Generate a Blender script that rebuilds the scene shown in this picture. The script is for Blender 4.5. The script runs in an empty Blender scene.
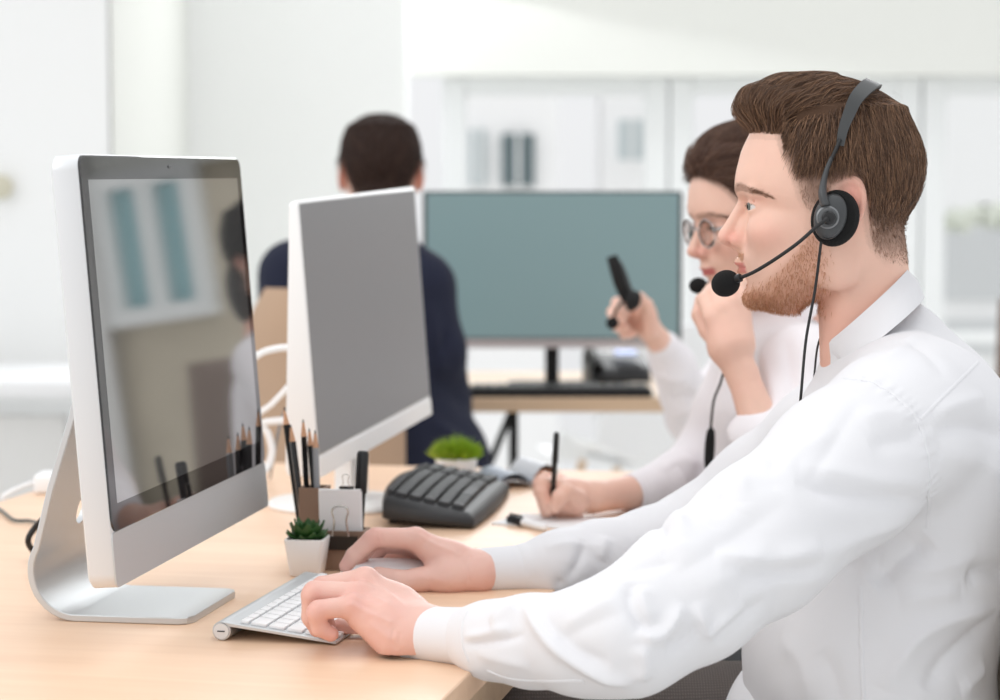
import bpy, bmesh, math, random
import numpy as np
from mathutils import Matrix, Vector
random.seed(7); RNG = np.random.default_rng(7)
S = bpy.context.scene
COL = S.collection
R = math.radians
F = 2200.0                       # focal length in pixels of a 1000 x 700 frame
EYE = np.array([0.0, 0.0, 1.15])
TH = math.atan(150/2200)
DESK = 0.74

# ---------------- camera ----------------
cd = bpy.data.cameras.new('camera'); cam = bpy.data.objects.new('camera', cd); COL.objects.link(cam)
cd.sensor_width = 36; cd.lens = F*36/1000; cd.clip_start = .05; cd.clip_end = 200
cam.location = EYE; cam.rotation_euler = (R(90)-TH, 0, 0)
cd.dof.use_dof = True; cd.dof.focus_distance = 2.08; cd.dof.aperture_fstop = 5.0
S.camera = cam
# ---------------- world and light ----------------
W = bpy.data.worlds.new('world'); S.world = W; W.use_nodes = True
bg = W.node_tree.nodes['Background']
bg.inputs[0].default_value = (.975, .985, 1, 1); 
_n = W.node_tree.nodes; _l = W.node_tree.links.new            # overcast sky: brighter overhead and to the left, dimmer below
_tc = _n.new('ShaderNodeTexCoord'); _sp = _n.new('ShaderNodeSeparateXYZ'); _l(_tc.outputs['Generated'], _sp.inputs[0])
_a = _n.new('ShaderNodeMath'); _a.operation = 'MULTIPLY_ADD'; _a.inputs[1].default_value = .42; _a.inputs[2].default_value = .84; _l(_sp.outputs[2], _a.inputs[0])
_b = _n.new('ShaderNodeMath'); _b.operation = 'MULTIPLY_ADD'; _b.inputs[1].default_value = -.16; _l(_sp.outputs[0], _b.inputs[0]); _l(_a.outputs[0], _b.inputs[2])
_l(_b.outputs[0], bg.inputs[1])
def area(name, loc, target, sx, sy, power, col=(1, 1, 1)):
    l = bpy.data.lights.new(name, 'AREA'); l.shape = 'RECTANGLE'; l.size = sx; l.size_y = sy; l.energy = power; l.color = col
    o = bpy.data.objects.new(name, l); COL.objects.link(o); o.location = loc
    o.rotation_euler = (Vector(target)-Vector(loc)).to_track_quat('-Z', 'Y').to_euler()
    return o
area('window_daylight', (-2.2, .9, 2.7), (.2, 2.2, .9), 2.2, 1.6, 24, (1, .985, .96))  # added fill from the upper left; no window stands there
area('ceiling_lamp', (.4, 2.6, 3.1), (.4, 2.4, 0), 1.6, 1.6, 5, (1, .98, .95))  # added soft fill from overhead
area('far_window_daylight', (.6, 8.0, 2.6), (.3, 4.0, .8), 4, 1.6, 90, (.97, .99, 1))
S.view_settings.view_transform = 'Standard'; S.view_settings.look = 'None'
S.view_settings.gamma = 1; S.view_settings.exposure = 0.07; S.view_settings.use_curve_mapping = False

# ---------------- projection helpers ----------------
_f = np.array([0, math.cos(TH), -math.sin(TH)]); _u = np.array([0, math.sin(TH), math.cos(TH)])
def P(px, py, Y):
    """point of the place at depth Y behind a spot measured on the photograph"""
    d = _f + (px-500)/F*np.array([1., 0, 0]) + (350-py)/F*_u
    return EYE + d*(Y/d[1])
def PZ(px, py, z=DESK):
    d = _f + (px-500)/F*np.array([1., 0, 0]) + (350-py)/F*_u
    return EYE + d*((z-EYE[2])/d[2])
def lin(r, g, b):
    f = lambda c: (c/255/12.92) if c/255 <= .04045 else ((c/255+.055)/1.055)**2.4
    return (f(r), f(g), f(b), 1)

# ---------------- materials ----------------
MATS = {}
def mat(name, col, rough=.5, metal=0., spec=.5, bump=0., bscale=200., var=0., vscale=8., emit=None, estr=0., sss=0., coat=0., trans=0., alpha=1., attr=None, ior=None, stretch=None):
    if name in MATS: return MATS[name]
    m = bpy.data.materials.new(name); m.use_nodes = True; nt = m.node_tree; b = nt.nodes['Principled BSDF']
    I = b.inputs
    I['Base Color'].default_value = col; I['Roughness'].default_value = rough; I['Metallic'].default_value = metal
    I['Specular IOR Level'].default_value = spec; I['Coat Weight'].default_value = coat
    I['Transmission Weight'].default_value = trans; I['Alpha'].default_value = alpha
    if ior: I['IOR'].default_value = ior
    if sss:
        I['Subsurface Weight'].default_value = sss; I['Subsurface Radius'].default_value = (1, .35, .2); I['Subsurface Scale'].default_value = .006
    if emit: I['Emission Color'].default_value = emit; I['Emission Strength'].default_value = estr
    L = nt.links.new
    tc = nt.nodes.new('ShaderNodeTexCoord'); mp = nt.nodes.new('ShaderNodeMapping'); L(tc.outputs['Object'], mp.inputs[0])
    if stretch: mp.inputs['Scale'].default_value = stretch
    src = None
    if attr:
        a = nt.nodes.new('ShaderNodeAttribute'); a.attribute_name = attr; src = a.outputs['Color']; L(src, I['Base Color'])
    if var:
        n = nt.nodes.new('ShaderNodeTexNoise'); n.inputs['Scale'].default_value = vscale; n.inputs['Detail'].default_value = 6; L(mp.outputs[0], n.inputs[0])
        mr = nt.nodes.new('ShaderNodeMapRange'); mr.inputs[3].default_value = 1-var; mr.inputs[4].default_value = 1+var; L(n.outputs[0], mr.inputs[0])
        mx = nt.nodes.new('ShaderNodeMix'); mx.data_type = 'RGBA'; mx.blend_type = 'MULTIPLY'; mx.inputs[0].default_value = 1
        if src: L(src, mx.inputs[6])
        else: mx.inputs[6].default_value = col
        L(mr.outputs[0], mx.inputs[7]); L(mx.outputs[2], I['Base Color'])
    if bump:
        n = nt.nodes.new('ShaderNodeTexNoise'); n.inputs['Scale'].default_value = bscale; n.inputs['Detail'].default_value = 3; L(mp.outputs[0], n.inputs[0])
        bp = nt.nodes.new('ShaderNodeBump'); bp.inputs['Strength'].default_value = bump; bp.inputs['Distance'].default_value = .002
        L(n.outputs[0], bp.inputs['Height']); L(bp.outputs[0], I['Normal'])
    MATS[name] = m
    return m

# ---------------- objects ----------------
def tag(o, label=None, cat=None, group=None, kind=None):
    if label: o['label'] = label
    if cat: o['category'] = cat
    if group: o['group'] = group
    if kind: o['kind'] = kind
    return o
def empty(name, loc, rz=0, label=None, cat=None, group=None, rot=None):
    o = bpy.data.objects.new(name, None); COL.objects.link(o); o.location = loc
    o.rotation_euler = rot if rot else (0, 0, rz); o.empty_display_size = .05
    return tag(o, label, cat, group)
def lobj(name, vf, m, parent=None, smooth=True, sharp=35, cols=None, loc=None):
    """one mesh object, vertices in its parent's frame"""
    v, f = vf[0], vf[1]
    me = bpy.data.meshes.new(name)
    if isinstance(f, np.ndarray):
        v = np.asarray(v, dtype=np.float32); n = len(v); k = f.shape[1]
        me.vertices.add(n); me.vertices.foreach_set('co', v.ravel())
        me.loops.add(f.size); me.loops.foreach_set('vertex_index', f.astype(np.int32).ravel())
        me.polygons.add(len(f)); me.polygons.foreach_set('loop_start', np.arange(0, f.size, k, dtype=np.int32))
        me.update(calc_edges=True); me.validate()
    else:
        me.from_pydata([tuple(map(float, q)) for q in v], [], [tuple(map(int, q)) for q in f]); me.update()
    if m: me.materials.append(m)
    if smooth:
        me.polygons.foreach_set('use_smooth', [True]*len(me.polygons))
        if sharp: me.set_sharp_from_angle(angle=R(sharp))
    if cols is not None:
        at = me.color_attributes.new('Col', 'FLOAT_COLOR', 'POINT')
        at.data.foreach_set('color', np.asarray(cols, dtype=np.float32).ravel())
    o = bpy.data.objects.new(name, me); COL.objects.link(o)
    if parent: o.parent = parent
    if loc is not None: o.location = loc
    return o
def wobj(name, vf, m, parent=None, origin=None, **k):
    """vertices given in world coordinates; parent must be unrotated"""
    off = np.array(parent.location) if parent else (np.array(origin) if origin is not None else None)
    v = np.asarray(vf[0], dtype=float)
    p = parent
    while p is not None and p.parent is not None:
        p = p.parent; off = off+np.array(p.location)
    if off is not None: v = v-off
    return lobj(name, (v, vf[1]), m, parent, loc=(origin if parent is None else None), **k)
def copy_tree(o, parent=None):
    c = o.copy(); COL.objects.link(c); c.parent = parent
    for ch in list(o.children): copy_tree(ch, c)
    return c

# ---------------- shape builders: return (verts, faces) ----------------
def join(*parts):
    V, Fc, n = [], [], 0
    for v, f in parts:
        V += [tuple(q) for q in v]; Fc += [tuple(i+n for i in q) for q in f]; n += len(v)
    return V, Fc
def xf(vf, loc=(0, 0, 0), rot=(0, 0, 0), sc=(1, 1, 1)):
    from mathutils import Euler
    M = Matrix.Translation(loc) @ Euler(rot).to_matrix().to_4x4() @ Matrix.Diagonal((*sc, 1))
    return [tuple(M @ Vector(q)) for q in vf[0]], vf[1]
def box(c, s, bev=0., seg=2, rot=(0, 0, 0)):
    bm = bmesh.new(); bmesh.ops.create_cube(bm, size=1)
    for v in bm.verts: v.co = Vector((v.co.x*s[0], v.co.y*s[1], v.co.z*s[2]))
    if bev: bmesh.ops.bevel(bm, geom=list(bm.edges), offset=bev, segments=seg, affect='EDGES', profile=.5)
    bm.verts.index_update()
    r = ([tuple(v.co) for v in bm.verts], [tuple(v.index for v in f.verts) for f in bm.faces]); bm.free()
    return xf(r, c, rot)
def rrect(w, h, r, n=6, cx=0, cy=0):
    o = []
    for (sx, sy, a0) in ((1, 1, 0), (-1, 1, 90), (-1, -1, 180), (1, -1, 270)):
        for i in range(n+1):
            a = R(a0+90*i/n); o.append((cx+sx*(w/2-r)+r*math.cos(a), cy+sy*(h/2-r)+r*math.sin(a)))
    return o
def prism(outline, z0, z1, bev=0.):
    """outline in xy extruded in z, with a small chamfer"""
    n = len(outline); cx = sum(p[0] for p in outline)/n; cy = sum(p[1] for p in outline)/n
    def ring(z, k):
        out = []
        for i, (x, y) in enumerate(outline):
            x0, y0 = outline[i-1]; x1, y1 = outline[(i+1) % n]
            tx, ty = x1-x0, y1-y0; l = math.hypot(tx, ty) or 1
            out.append((x-ty/l*k*-1*-1, y+tx/l*k, z))
        return out
    rings = [ring(z0, 0), ring(z1, 0)] if not bev else [ring(z0, bev), ring(z0+bev, 0), ring(z1-bev, 0), ring(z1, bev)]
    V = [p for r in rings for p in r]; Fc = []
    for k in range(len(rings)-1):
        for i in range(n): Fc.append((k*n+i, k*n+(i+1) % n, (k+1)*n+(i+1) % n, (k+1)*n+i))
    Fc.append(tuple(range(n))[::-1]); Fc.append(tuple((len(rings)-1)*n+i for i in range(n)))
    return V, Fc
def loft(rings, cap=True, closed=True):
    n = len(rings[0]); V = [tuple(p) for r in rings for p in r]; Fc = []
    for k in range(len(rings)-1):
        for i in range(n if closed else n-1): Fc.append((k*n+i, k*n+(i+1) % n, (k+1)*n+(i+1) % n, (k+1)*n+i))
    if cap: Fc.append(tuple(range(n))[::-1]); Fc.append(tuple((len(rings)-1)*n+i for i in range(n)))
    return V, Fc
def lathe(prof, n=32):
    rings = [[(r*math.cos(2*math.pi*i/n), r*math.sin(2*math.pi*i/n), z) for i in range(n)] for r, z in prof]
    return loft(rings)
def spline(pts, n=8):
    pts = [np.array(p, float) for p in pts]; q = [2*pts[0]-pts[1]]+pts+[2*pts[-1]-pts[-2]]; out = []
    for i in range(1, len(q)-2):
        for k in range(n):
            t = k/n; a, b, c, d = q[i-1], q[i], q[i+1], q[i+2]
            out.append(.5*((2*b)+(c-a)*t+(2*a-5*b+4*c-d)*t*t+(3*b-a-3*c+d)*t**3))
    out.append(pts[-1]); return out
def tube(pts, r, n=10, smooth=0, flat=1., up=(0, 0, 1)):
    if smooth: 
        rr = r if np.isscalar(r) else None
        if rr is None:
            q = spline([tuple(p)+(k,) for p, k in zip(pts, r)], smooth); pts = [x[:3] for x in q]; r = [x[3] for x in q]
        else: pts = spline(pts, smooth)
    pts = [np.array(p, float) for p in pts]
    if np.isscalar(r): r = [r]*len(pts)
    rings = []; u = np.array(up, float)
    for i, p in enumerate(pts):
        t = pts[min(i+1, len(pts)-1)]-pts[max(i-1, 0)]; t /= np.linalg.norm(t)+1e-12
        s = np.cross(t, u)
        if np.linalg.norm(s) < .05: s = np.cross(t, [0.3, 1, .2])
        s /= np.linalg.norm(s); u = np.cross(s, t)
        rings.append([p+r[i]*(math.cos(2*math.pi*k/n)*s+flat*math.sin(2*math.pi*k/n)*u) for k in range(n)])
    return loft(rings)
def sphere(c, r, n=16, m=10):
    r = (r, r, r) if np.isscalar(r) else r
    rings = [[(c[0]+r[0]*math.sin(t)*math.cos(2*math.pi*i/n), c[1]+r[1]*math.sin(t)*math.sin(2*math.pi*i/n), c[2]-r[2]*math.cos(t)) for i in range(n)] for t in [math.pi*(k+.02)/(m+.04) for k in range(m+1)]]
    return loft(rings)

# ---------------- implicit surfaces ----------------
def smin(a, b, k):
    h = np.clip(.5+.5*(b-a)/k, 0, 1); return b*(1-h)+a*h-k*h*(1-h)
def smax(a, b, k): return -smin(-a, -b, k)
def rcone(p, a, b, ra, rb):
    a = np.asarray(a, float); b = np.asarray(b, float); ab = b-a
    t = np.clip(((p-a)@ab)/(ab@ab+1e-12), 0, 1)
    return np.sqrt((((p-a)-t[:, None]*ab)**2).sum(1))-(ra+(rb-ra)*t)
def ell(p, c, r, M=None):
    q = p-np.asarray(c, float)
    if M is not None: q = q@M
    r = np.asarray(r, float)
    k0 = np.sqrt(((q/r)**2).sum(1)); k1 = np.sqrt(((q/(r*r))**2).sum(1))+1e-9
    return k0*(k0-1)/k1
def nets(f, lo, hi, h, blk=4):
    lo = np.array(lo, float); n = (np.ceil((np.array(hi)-lo)/h/blk).astype(int)+1)
    cs = [lo[i]+np.arange(n[i]+1)*h*blk for i in range(3)]
    g = np.stack(np.meshgrid(*cs, indexing='ij'), -1); cv = f(g.reshape(-1, 3)).reshape(g.shape[:3])
    a = np.abs(cv); act = np.zeros(tuple(n), bool); thr = h*blk*1.5
    for dx in (0, 1):
        for dy in (0, 1):
            for dz in (0, 1):
                act |= a[dx:n[0]+dx, dy:n[1]+dy, dz:n[2]+dz] < thr
    N = n*blk+1
    V = np.repeat(np.repeat(np.repeat(cv[:-1, :-1, :-1], blk, 0), blk, 1), blk, 2)
    V = np.pad(V, ((0, 1),)*3, mode='edge').astype(np.float32)
    m = np.repeat(np.repeat(np.repeat(act, blk, 0), blk, 1), blk, 2); M = np.zeros(tuple(N), bool)
    for dx in (0, 1):
        for dy in (0, 1):
            for dz in (0, 1):
                M[dx:dx+m.shape[0], dy:dy+m.shape[1], dz:dz+m.shape[2]] |= m
    idx = np.argwhere(M)
    out = np.empty(len(idx), np.float32)
    for i in range(0, len(idx), 400000): out[i:i+400000] = f(lo+idx[i:i+400000]*h)
    V[M] = out
    cm = m
    sg = V < 0
    s8 = [sg[dx:N[0]-1+dx, dy:N[1]-1+dy, dz:N[2]-1+dz] for dx in (0, 1) for dy in (0, 1) for dz in (0, 1)]
    al = np.logical_and.reduce(s8); an = np.logical_or.reduce(s8)
    cell = an & ~al & cm; ci = np.argwhere(cell); ids = -np.ones(cell.shape, np.int32); ids[cell] = np.arange(len(ci))
    acc = np.zeros((len(ci), 3)); cnt = np.zeros(len(ci))
    cor = [(dx, dy, dz) for dx in (0, 1) for dy in (0, 1) for dz in (0, 1)]
    for A in cor:
        for ax in range(3):
            if A[ax]: continue
            B = list(A); B[ax] = 1
            va = V[ci[:, 0]+A[0], ci[:, 1]+A[1], ci[:, 2]+A[2]]; vb = V[ci[:, 0]+B[0], ci[:, 1]+B[1], ci[:, 2]+B[2]]
            x = (va < 0) != (vb < 0); t = np.where(x, va/(va-vb+1e-20), 0)
            pt = ci+np.array(A); pt = pt.astype(float); pt[:, ax] += t
            acc[x] += pt[x]; cnt[x] += 1
    verts = lo+acc/cnt[:, None]*h
    quads = []
    for ax in range(3):
        sl = [slice(1, -1)]*3; sl[ax] = slice(0, -1)
        s0 = sg[tuple(sl)]; sl2 = list(sl); sl2[ax] = slice(1, None); s1 = sg[tuple(sl2)]
        e = np.argwhere(s0 != s1); off = np.ones(3, int); off[ax] = 0
        pos = e+off; fl = s0[tuple(e.T)]
        b, c = [(1, 2), (2, 0), (0, 1)][ax]
        def I(db, dc):
            q = pos.copy(); q[:, b] -= db; q[:, c] -= dc; return ids[q[:, 0], q[:, 1], q[:, 2]]
        qd = np.stack([I(1, 1), I(0, 1), I(0, 0), I(1, 0)], 1)
        qd[~fl] = qd[~fl][:, ::-1]
        quads.append(qd)
    Q = np.concatenate(quads); Q = Q[(Q >= 0).all(1)]
    return verts, Q
def njoin(*ms):
    n = 0; V = []; Q = []
    for v, q in ms: V.append(v); Q.append(q+n); n += len(v)
    return np.concatenate(V), np.concatenate(Q)
def grad(f, p, e=1e-4):
    g = np.stack([f(p+e*np.eye(3)[i])-f(p-e*np.eye(3)[i]) for i in range(3)], 1)
    return g/(np.linalg.norm(g, axis=1)[:, None]+1e-12)
def raycast(f, pxs, y0=1.2, y1=3.2):
    """first surface point behind photograph spots (px,py)"""
    d = np.stack([_f+(x-500)/F*np.array([1., 0, 0])+(350-y)/F*_u for x, y in pxs]); d /= np.linalg.norm(d, axis=1)[:, None]
    t = np.full(len(d), y0)
    for _ in range(90):
        v = f(EYE+d*t[:, None]); t = np.where((np.abs(v) > 1e-4) & (t < y1), t+v*.7, t)
    return EYE+d*t[:, None], t < y1
def chain(p, pts, k=.004):
    d = None
    for (a, ra), (b, rb) in zip(pts[:-1], pts[1:]):
        e = rcone(p, a, b, ra, rb); d = e if d is None else smin(d, e, k)
    return d
def pc(*l): return [(P(x, y, Y), r) for x, y, Y, r in l]
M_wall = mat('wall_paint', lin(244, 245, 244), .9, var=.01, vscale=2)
M_wallshade = mat('wall_paint_warm', lin(212, 213, 208), .9, var=.01, vscale=2)  # wall paint darkened to carry the shade of the receding return
M_white = mat('white_plastic', lin(238, 239, 240), .35)
M_ceramic = mat('white_ceramic', lin(240, 238, 236), .4)
M_alu = mat('brushed_aluminium', lin(205, 208, 210), .42, metal=.75, bump=.03, bscale=900)
M_aluw = mat('anodised_aluminium_edge', lin(222, 224, 226), .38, metal=.35, bump=.02, bscale=900)
M_black = mat('black_plastic', lin(22, 22, 24), .4)
M_blackm = mat('matt_black', lin(14, 14, 15), .8)
M_dgrey = mat('dark_grey_plastic', lin(62, 64, 66), .42)
M_grey = mat('grey_plastic', lin(120, 122, 124), .4)
M_rubber = mat('black_rubber', lin(20, 20, 21), .55)
M_foam = mat('black_foam', lin(10, 10, 11), .95, bump=1., bscale=1500)
M_metal = mat('steel', lin(190, 186, 180), .25, metal=1)
M_paper = mat('white_paper', lin(240, 240, 241), .8)
M_navy = mat('navy_wool', lin(19, 25, 48), .9, bump=.3, bscale=900, var=.15, vscale=30)
M_kraft = mat('brown_wood_holder', lin(138, 112, 94), .6, var=.12, vscale=40)
M_leafd = mat('succulent_green', lin(42, 84, 34), .45, var=.35, vscale=60)
M_leafb = mat('grass_green', lin(150, 184, 44), .5, var=.45, vscale=90)
M_beige = mat('beige_chair_fabric', lin(182, 154, 130), .9, bump=.4, bscale=700)
def wood(name, c1, c2, rough=.38, sc=(.6, 6, 6)):
    m = bpy.data.materials.new(name); m.use_nodes = True; nt = m.node_tree; L = nt.links.new; b = nt.nodes['Principled BSDF']
    b.inputs['Roughness'].default_value = rough; b.inputs['Specular IOR Level'].default_value = .45
    tc = nt.nodes.new('ShaderNodeTexCoord'); mp = nt.nodes.new('ShaderNodeMapping'); mp.inputs['Scale'].default_value = sc; L(tc.outputs['Object'], mp.inputs[0])
    n = nt.nodes.new('ShaderNodeTexNoise'); n.inputs['Scale'].default_value = 4; n.inputs['Detail'].default_value = 9; n.inputs['Distortion'].default_value = 1.2; L(mp.outputs[0], n.inputs[0])
    cr = nt.nodes.new('ShaderNodeValToRGB'); cr.color_ramp.elements[0].position = .3; cr.color_ramp.elements[0].color = c1; cr.color_ramp.elements[1].position = .72; cr.color_ramp.elements[1].color = c2
    L(n.outputs[0], cr.inputs[0]); L(cr.outputs[0], b.inputs['Base Color'])
    return m
M_wood = wood('pale_maple_laminate', lin(231, 194, 163), lin(240, 206, 176))
M_wood2 = wood('pale_oak_edge', lin(205, 176, 146), lin(218, 190, 160))
def fabric_weave(name, c1, c2, scale, rough=.9):
    m = bpy.data.materials.new(name); m.use_nodes = True; nt = m.node_tree; L = nt.links.new; b = nt.nodes['Principled BSDF']; b.inputs['Roughness'].default_value = rough
    tc = nt.nodes.new('ShaderNodeTexCoord'); w1 = nt.nodes.new('ShaderNodeTexWave'); w2 = nt.nodes.new('ShaderNodeTexWave')
    w1.bands_direction = 'X'; w2.bands_direction = 'Y'
    for w in (w1, w2): w.inputs['Scale'].default_value = scale; w.inputs['Distortion'].default_value = 1; L(tc.outputs['Object'], w.inputs[0])
    mx = nt.nodes.new('ShaderNodeMath'); mx.operation = 'MULTIPLY'; L(w1.outputs[1], mx.inputs[0]); L(w2.outputs[1], mx.inputs[1])
    cr = nt.nodes.new('ShaderNodeValToRGB'); cr.color_ramp.elements[0].color = c1; cr.color_ramp.elements[1].color = c2; L(mx.outputs[0], cr.inputs[0]); L(cr.outputs[0], b.inputs['Base Color'])
    bp = nt.nodes.new('ShaderNodeBump'); bp.inputs['Strength'].default_value = .4; bp.inputs['Distance'].default_value = .002; L(mx.outputs[0], bp.inputs['Height']); L(bp.outputs[0], b.inputs['Normal'])
    return m
M_tweed = fabric_weave('oatmeal_weave', lin(176, 164, 150), lin(214, 204, 190), 190)
M_plaid = fabric_weave('grey_plaid_wool', lin(84, 77, 74), lin(104, 96, 92), 110)
M_shirt = mat('white_cotton', lin(226, 226, 229), .85, bump=.12, bscale=1300, spec=.2)
M_blouse = mat('off_white_blouse', lin(236, 232, 235), .85, bump=.1, bscale=900, spec=.2)
M_skin = mat('skin', (1, 1, 1, 1), .48, sss=.06, bump=.10, bscale=900, attr='Col', var=.05, vscale=55, spec=.4)
M_hair = mat('hair_fibres', (1, 1, 1, 1), .5, attr='Col', spec=.45)
M_scalp = mat('hair_mass', (1, 1, 1, 1), .75, attr='Col', spec=.2, bump=.5, bscale=420, var=.2, vscale=160)
M_eyew = mat('eye_white', lin(225, 220, 216), .15, coat=.6)
M_iris = mat('iris', lin(84, 88, 80), .15, coat=.8)
def struct(name, vf, m, parent=None, **k):
    o = lobj(name, vf, m, parent, **k); o['kind'] = 'structure'; return o
M_floor = mat('pale_glossy_floor', lin(236, 236, 234), .3, var=.02, vscale=3)
struct('floor', box((.8, 4.2, -.05), (9, 9.2, .1)), M_floor, smooth=False)
# left part of the room: near wall, a return, and the deeper wall
struct('wall_left', box((-2.6, 6.05, 1.6), (3.08, .1, 3.2)), M_wall, smooth=False)
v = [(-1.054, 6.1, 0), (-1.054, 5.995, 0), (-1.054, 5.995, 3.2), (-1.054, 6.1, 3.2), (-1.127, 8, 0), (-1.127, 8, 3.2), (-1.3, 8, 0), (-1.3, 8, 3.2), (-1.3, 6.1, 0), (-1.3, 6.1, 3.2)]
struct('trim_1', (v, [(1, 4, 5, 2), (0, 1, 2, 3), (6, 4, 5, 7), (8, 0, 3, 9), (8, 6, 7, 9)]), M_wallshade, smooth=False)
XW = (412-500)/F*8.5
struct('wall_back', box(((-1.3+XW)/2, 8.1, 1.6), (XW+1.3, .2, 3.2)), M_wall, smooth=False)
# white lintel above the glazing
struct('trim_2', box((XW+1.9, 8.42, 2.42), (3.8, .12, 1.6)), mat('lintel_paint', lin(230, 231, 226), .9), smooth=False)
# glazing: frame with mullions, each bay a window with its panes
M_frame = mat('window_frame_white', lin(232, 234, 234), .4)
M_glass = mat('window_glass', (1, 1, 1, 1), .02, trans=1., ior=1.02, spec=.2)
ZL = 1.62
bays = [(455, 655), (680, 905), (930, 1180)]
for i, (a, b) in enumerate(bays):
    xa, xb = (a-500)/F*8.5, (b-500)/F*8.5
    fr = join(box((xa, 8.5, ZL/2), (.09, .1, ZL), .008), box((xb, 8.5, ZL/2), (.09, .1, ZL), .008),
              box(((xa+xb)/2, 8.5, ZL-.035), (xb-xa-.09, .09, .07), .004), box(((xa+xb)/2, 8.5, .05), (xb-xa-.09, .09, .1), .004),
              box(((xa+xb)/2, 8.5, .62), (xb-xa-.09, .08, .05), .004))
    w = struct('window_%d' % (i+1), fr, M_frame, smooth=False)
    lobj('pane', box(((xa+xb)/2, 8.5, ZL/2), (xb-xa-.092, .008, ZL-.1)), M_glass, w, smooth=False)
xe = (1180-500)/F*8.5
M_brick = mat('pale_brick', lin(196, 186, 168), .9, var=.15, vscale=6)
# right part: pale brick wall with a window of blue-green panes and a curtain (seen mirrored in the near screen)
wx0, wx1, wz0, wz1 = 2.84, 3.26, 1.03, 1.60
struct('wall_right', join(box(((xe+wx0)/2, 8.5, 1.6), (wx0-xe, .2, 3.2)), box(((wx1+8)/2, 8.5, 1.6), (8-wx1, .2, 3.2)), box(((wx0+wx1)/2, 8.5, wz0/2), (wx1-wx0, .2, wz0)), box(((wx0+wx1)/2, 8.5, (3.2+wz1)/2), (wx1-wx0, .2, 3.2-wz1))), M_brick, smooth=False)
M_teal = mat('blue_green_glass', lin(140, 184, 190), .2)
fr = join(*[box((x, 8.38, (wz0+wz1)/2), (.08, .1, wz1-wz0-.06)) for x in (wx0, (wx0+wx1)/2, wx1)], *[box(((wx0+wx1)/2, 8.38, z), (wx1-wx0+.08, .11, .07)) for z in (wz0, wz1)])
w4 = struct('window_4', fr, M_frame, smooth=False)
for k in (0, 1): lobj('pane', box((wx0+(k+.5)*(wx1-wx0)/2, 8.4, (wz0+wz1)/2), ((wx1-wx0)/2-.082, .02, wz1-wz0-.072)), M_teal, w4, smooth=False)
cur = [(3.285+.9*i/120, 8.3+.03*math.sin(i*.55), 0) for i in range(121)]
cv = [(x, y, z) for z in (.02, 2.6) for x, y, _ in cur]+[(x, y+.004, z) for z in (.02, 2.6) for x, y, _ in cur]; n = 121
tag(lobj('curtain', (cv, [(i, i+1, n+i+1, n+i) for i in range(n-1)]+[(2*n+i+1, 2*n+i, 3*n+i, 3*n+i+1) for i in range(n-1)]), mat('grey_curtain', lin(226, 225, 224), .9)), 'light grey curtain beside the blue-green window, mirrored in the near screen', 'curtain')
struct('baseboard_left', box((-2.6, 5.99, .05), (3.0, .02, .1)), M_frame)
# the street outside the glazing
M_fac = mat('pale_facade', lin(250, 250, 250), .9)
M_dwin = mat('distant_window_dark', lin(120, 142, 146), .3)
def at(px, Y): return (px-500)/F*Y
YB = 16.0
def zz(py, Y): return P(500, py, Y)[2]
t = empty('building', (at(505, YB), YB, -2), label='pale office building with dark square window across the street behind the glazing', cat='building')
lobj('wall', box((0, .5, 3), (.78, 1, 6)), M_fac, t, smooth=False); lobj('side_wing', box((at(632, YB)-at(505, YB), .7, 3), (.42, 1, 6)), M_fac, t, smooth=False)
def fwin(a, b, c, d, m, nm='window'):
    x0, x1 = at(a, YB)-at(505, YB), at(b, YB)-at(505, YB); z0, z1 = zz(d, YB)+2, zz(c, YB)+2
    o = lobj(nm, box(((x0+x1)/2, -.02, (z0+z1)/2), (x1-x0, .08, z1-z0)), m, t, smooth=False)
    for q in (.5,): lobj('glazing_bar', box(((x0+x1)/2, -.07, (z0+z1)/2), (.03, .03, z1-z0)), M_frame, o, smooth=False)
fwin(502, 534, 134, 186, mat('dwin', lin(96, 112, 116), .4)); fwin(618, 643, 120, 160, mat('dwin2', lin(190, 200, 202), .4))
fwin(470, 486, 130, 186, mat('dwin2', lin(190, 200, 202), .4))
t2 = empty('building', (at(1000, 20), 20, -2), label='grey terraced building with darker bands seen behind the seated man\'s back', cat='building')
lobj('wall', box((0, .5, 3), (3.2, 1, 6)), mat('grey_facade', lin(244, 245, 245), .9), t2, smooth=False)
for (c, d, m) in ((228, 300, M_dwin), (320, 352, M_dwin)):
    z0, z1 = zz(d, 20)+2, zz(c, 20)+2
    lobj('window_band', box((.3, -.02, (z0+z1)/2), (1.6, .08, z1-z0)), mat('facade_band', lin(205, 208, 209), .6), t2, smooth=False)
tag(lobj('hedge', (lambda vf: (np.array(vf[0])+RNG.normal(0, .02, (len(vf[0]), 3)), vf[1]))(tube([(at(930, 14), 14, zz(222, 14)), (at(1000, 14), 14, zz(216, 14)), (at(1120, 14), 14, zz(220, 14))], .06, 14, smooth=20)), mat('hedge_leaf', lin(226, 231, 220), .8)), 'pale green planting strip outside the window, right of the seated man\'s neck', 'hedge')
struct('ground', box((0, 16, -2.05), (30, 14.5, .1)), mat('bright_paving', lin(235, 235, 233), .9), smooth=False)
tag(wobj('wall_disc', lathe([(.001, 0), (.03, 0), (.033, .012), (.001, .02)], 28), M_wallshade, origin=(0, 0, 0)), 'small round beige disc mounted on the left wall at the frame edge', 'wall fitting')
o = bpy.data.objects['wall_disc']; o.rotation_euler = (R(90), 0, 0); o.location = tuple(P(2, 187, 5.98)); o.data.materials[0] = mat('beige_disc', lin(206, 202, 182), .6)
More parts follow.
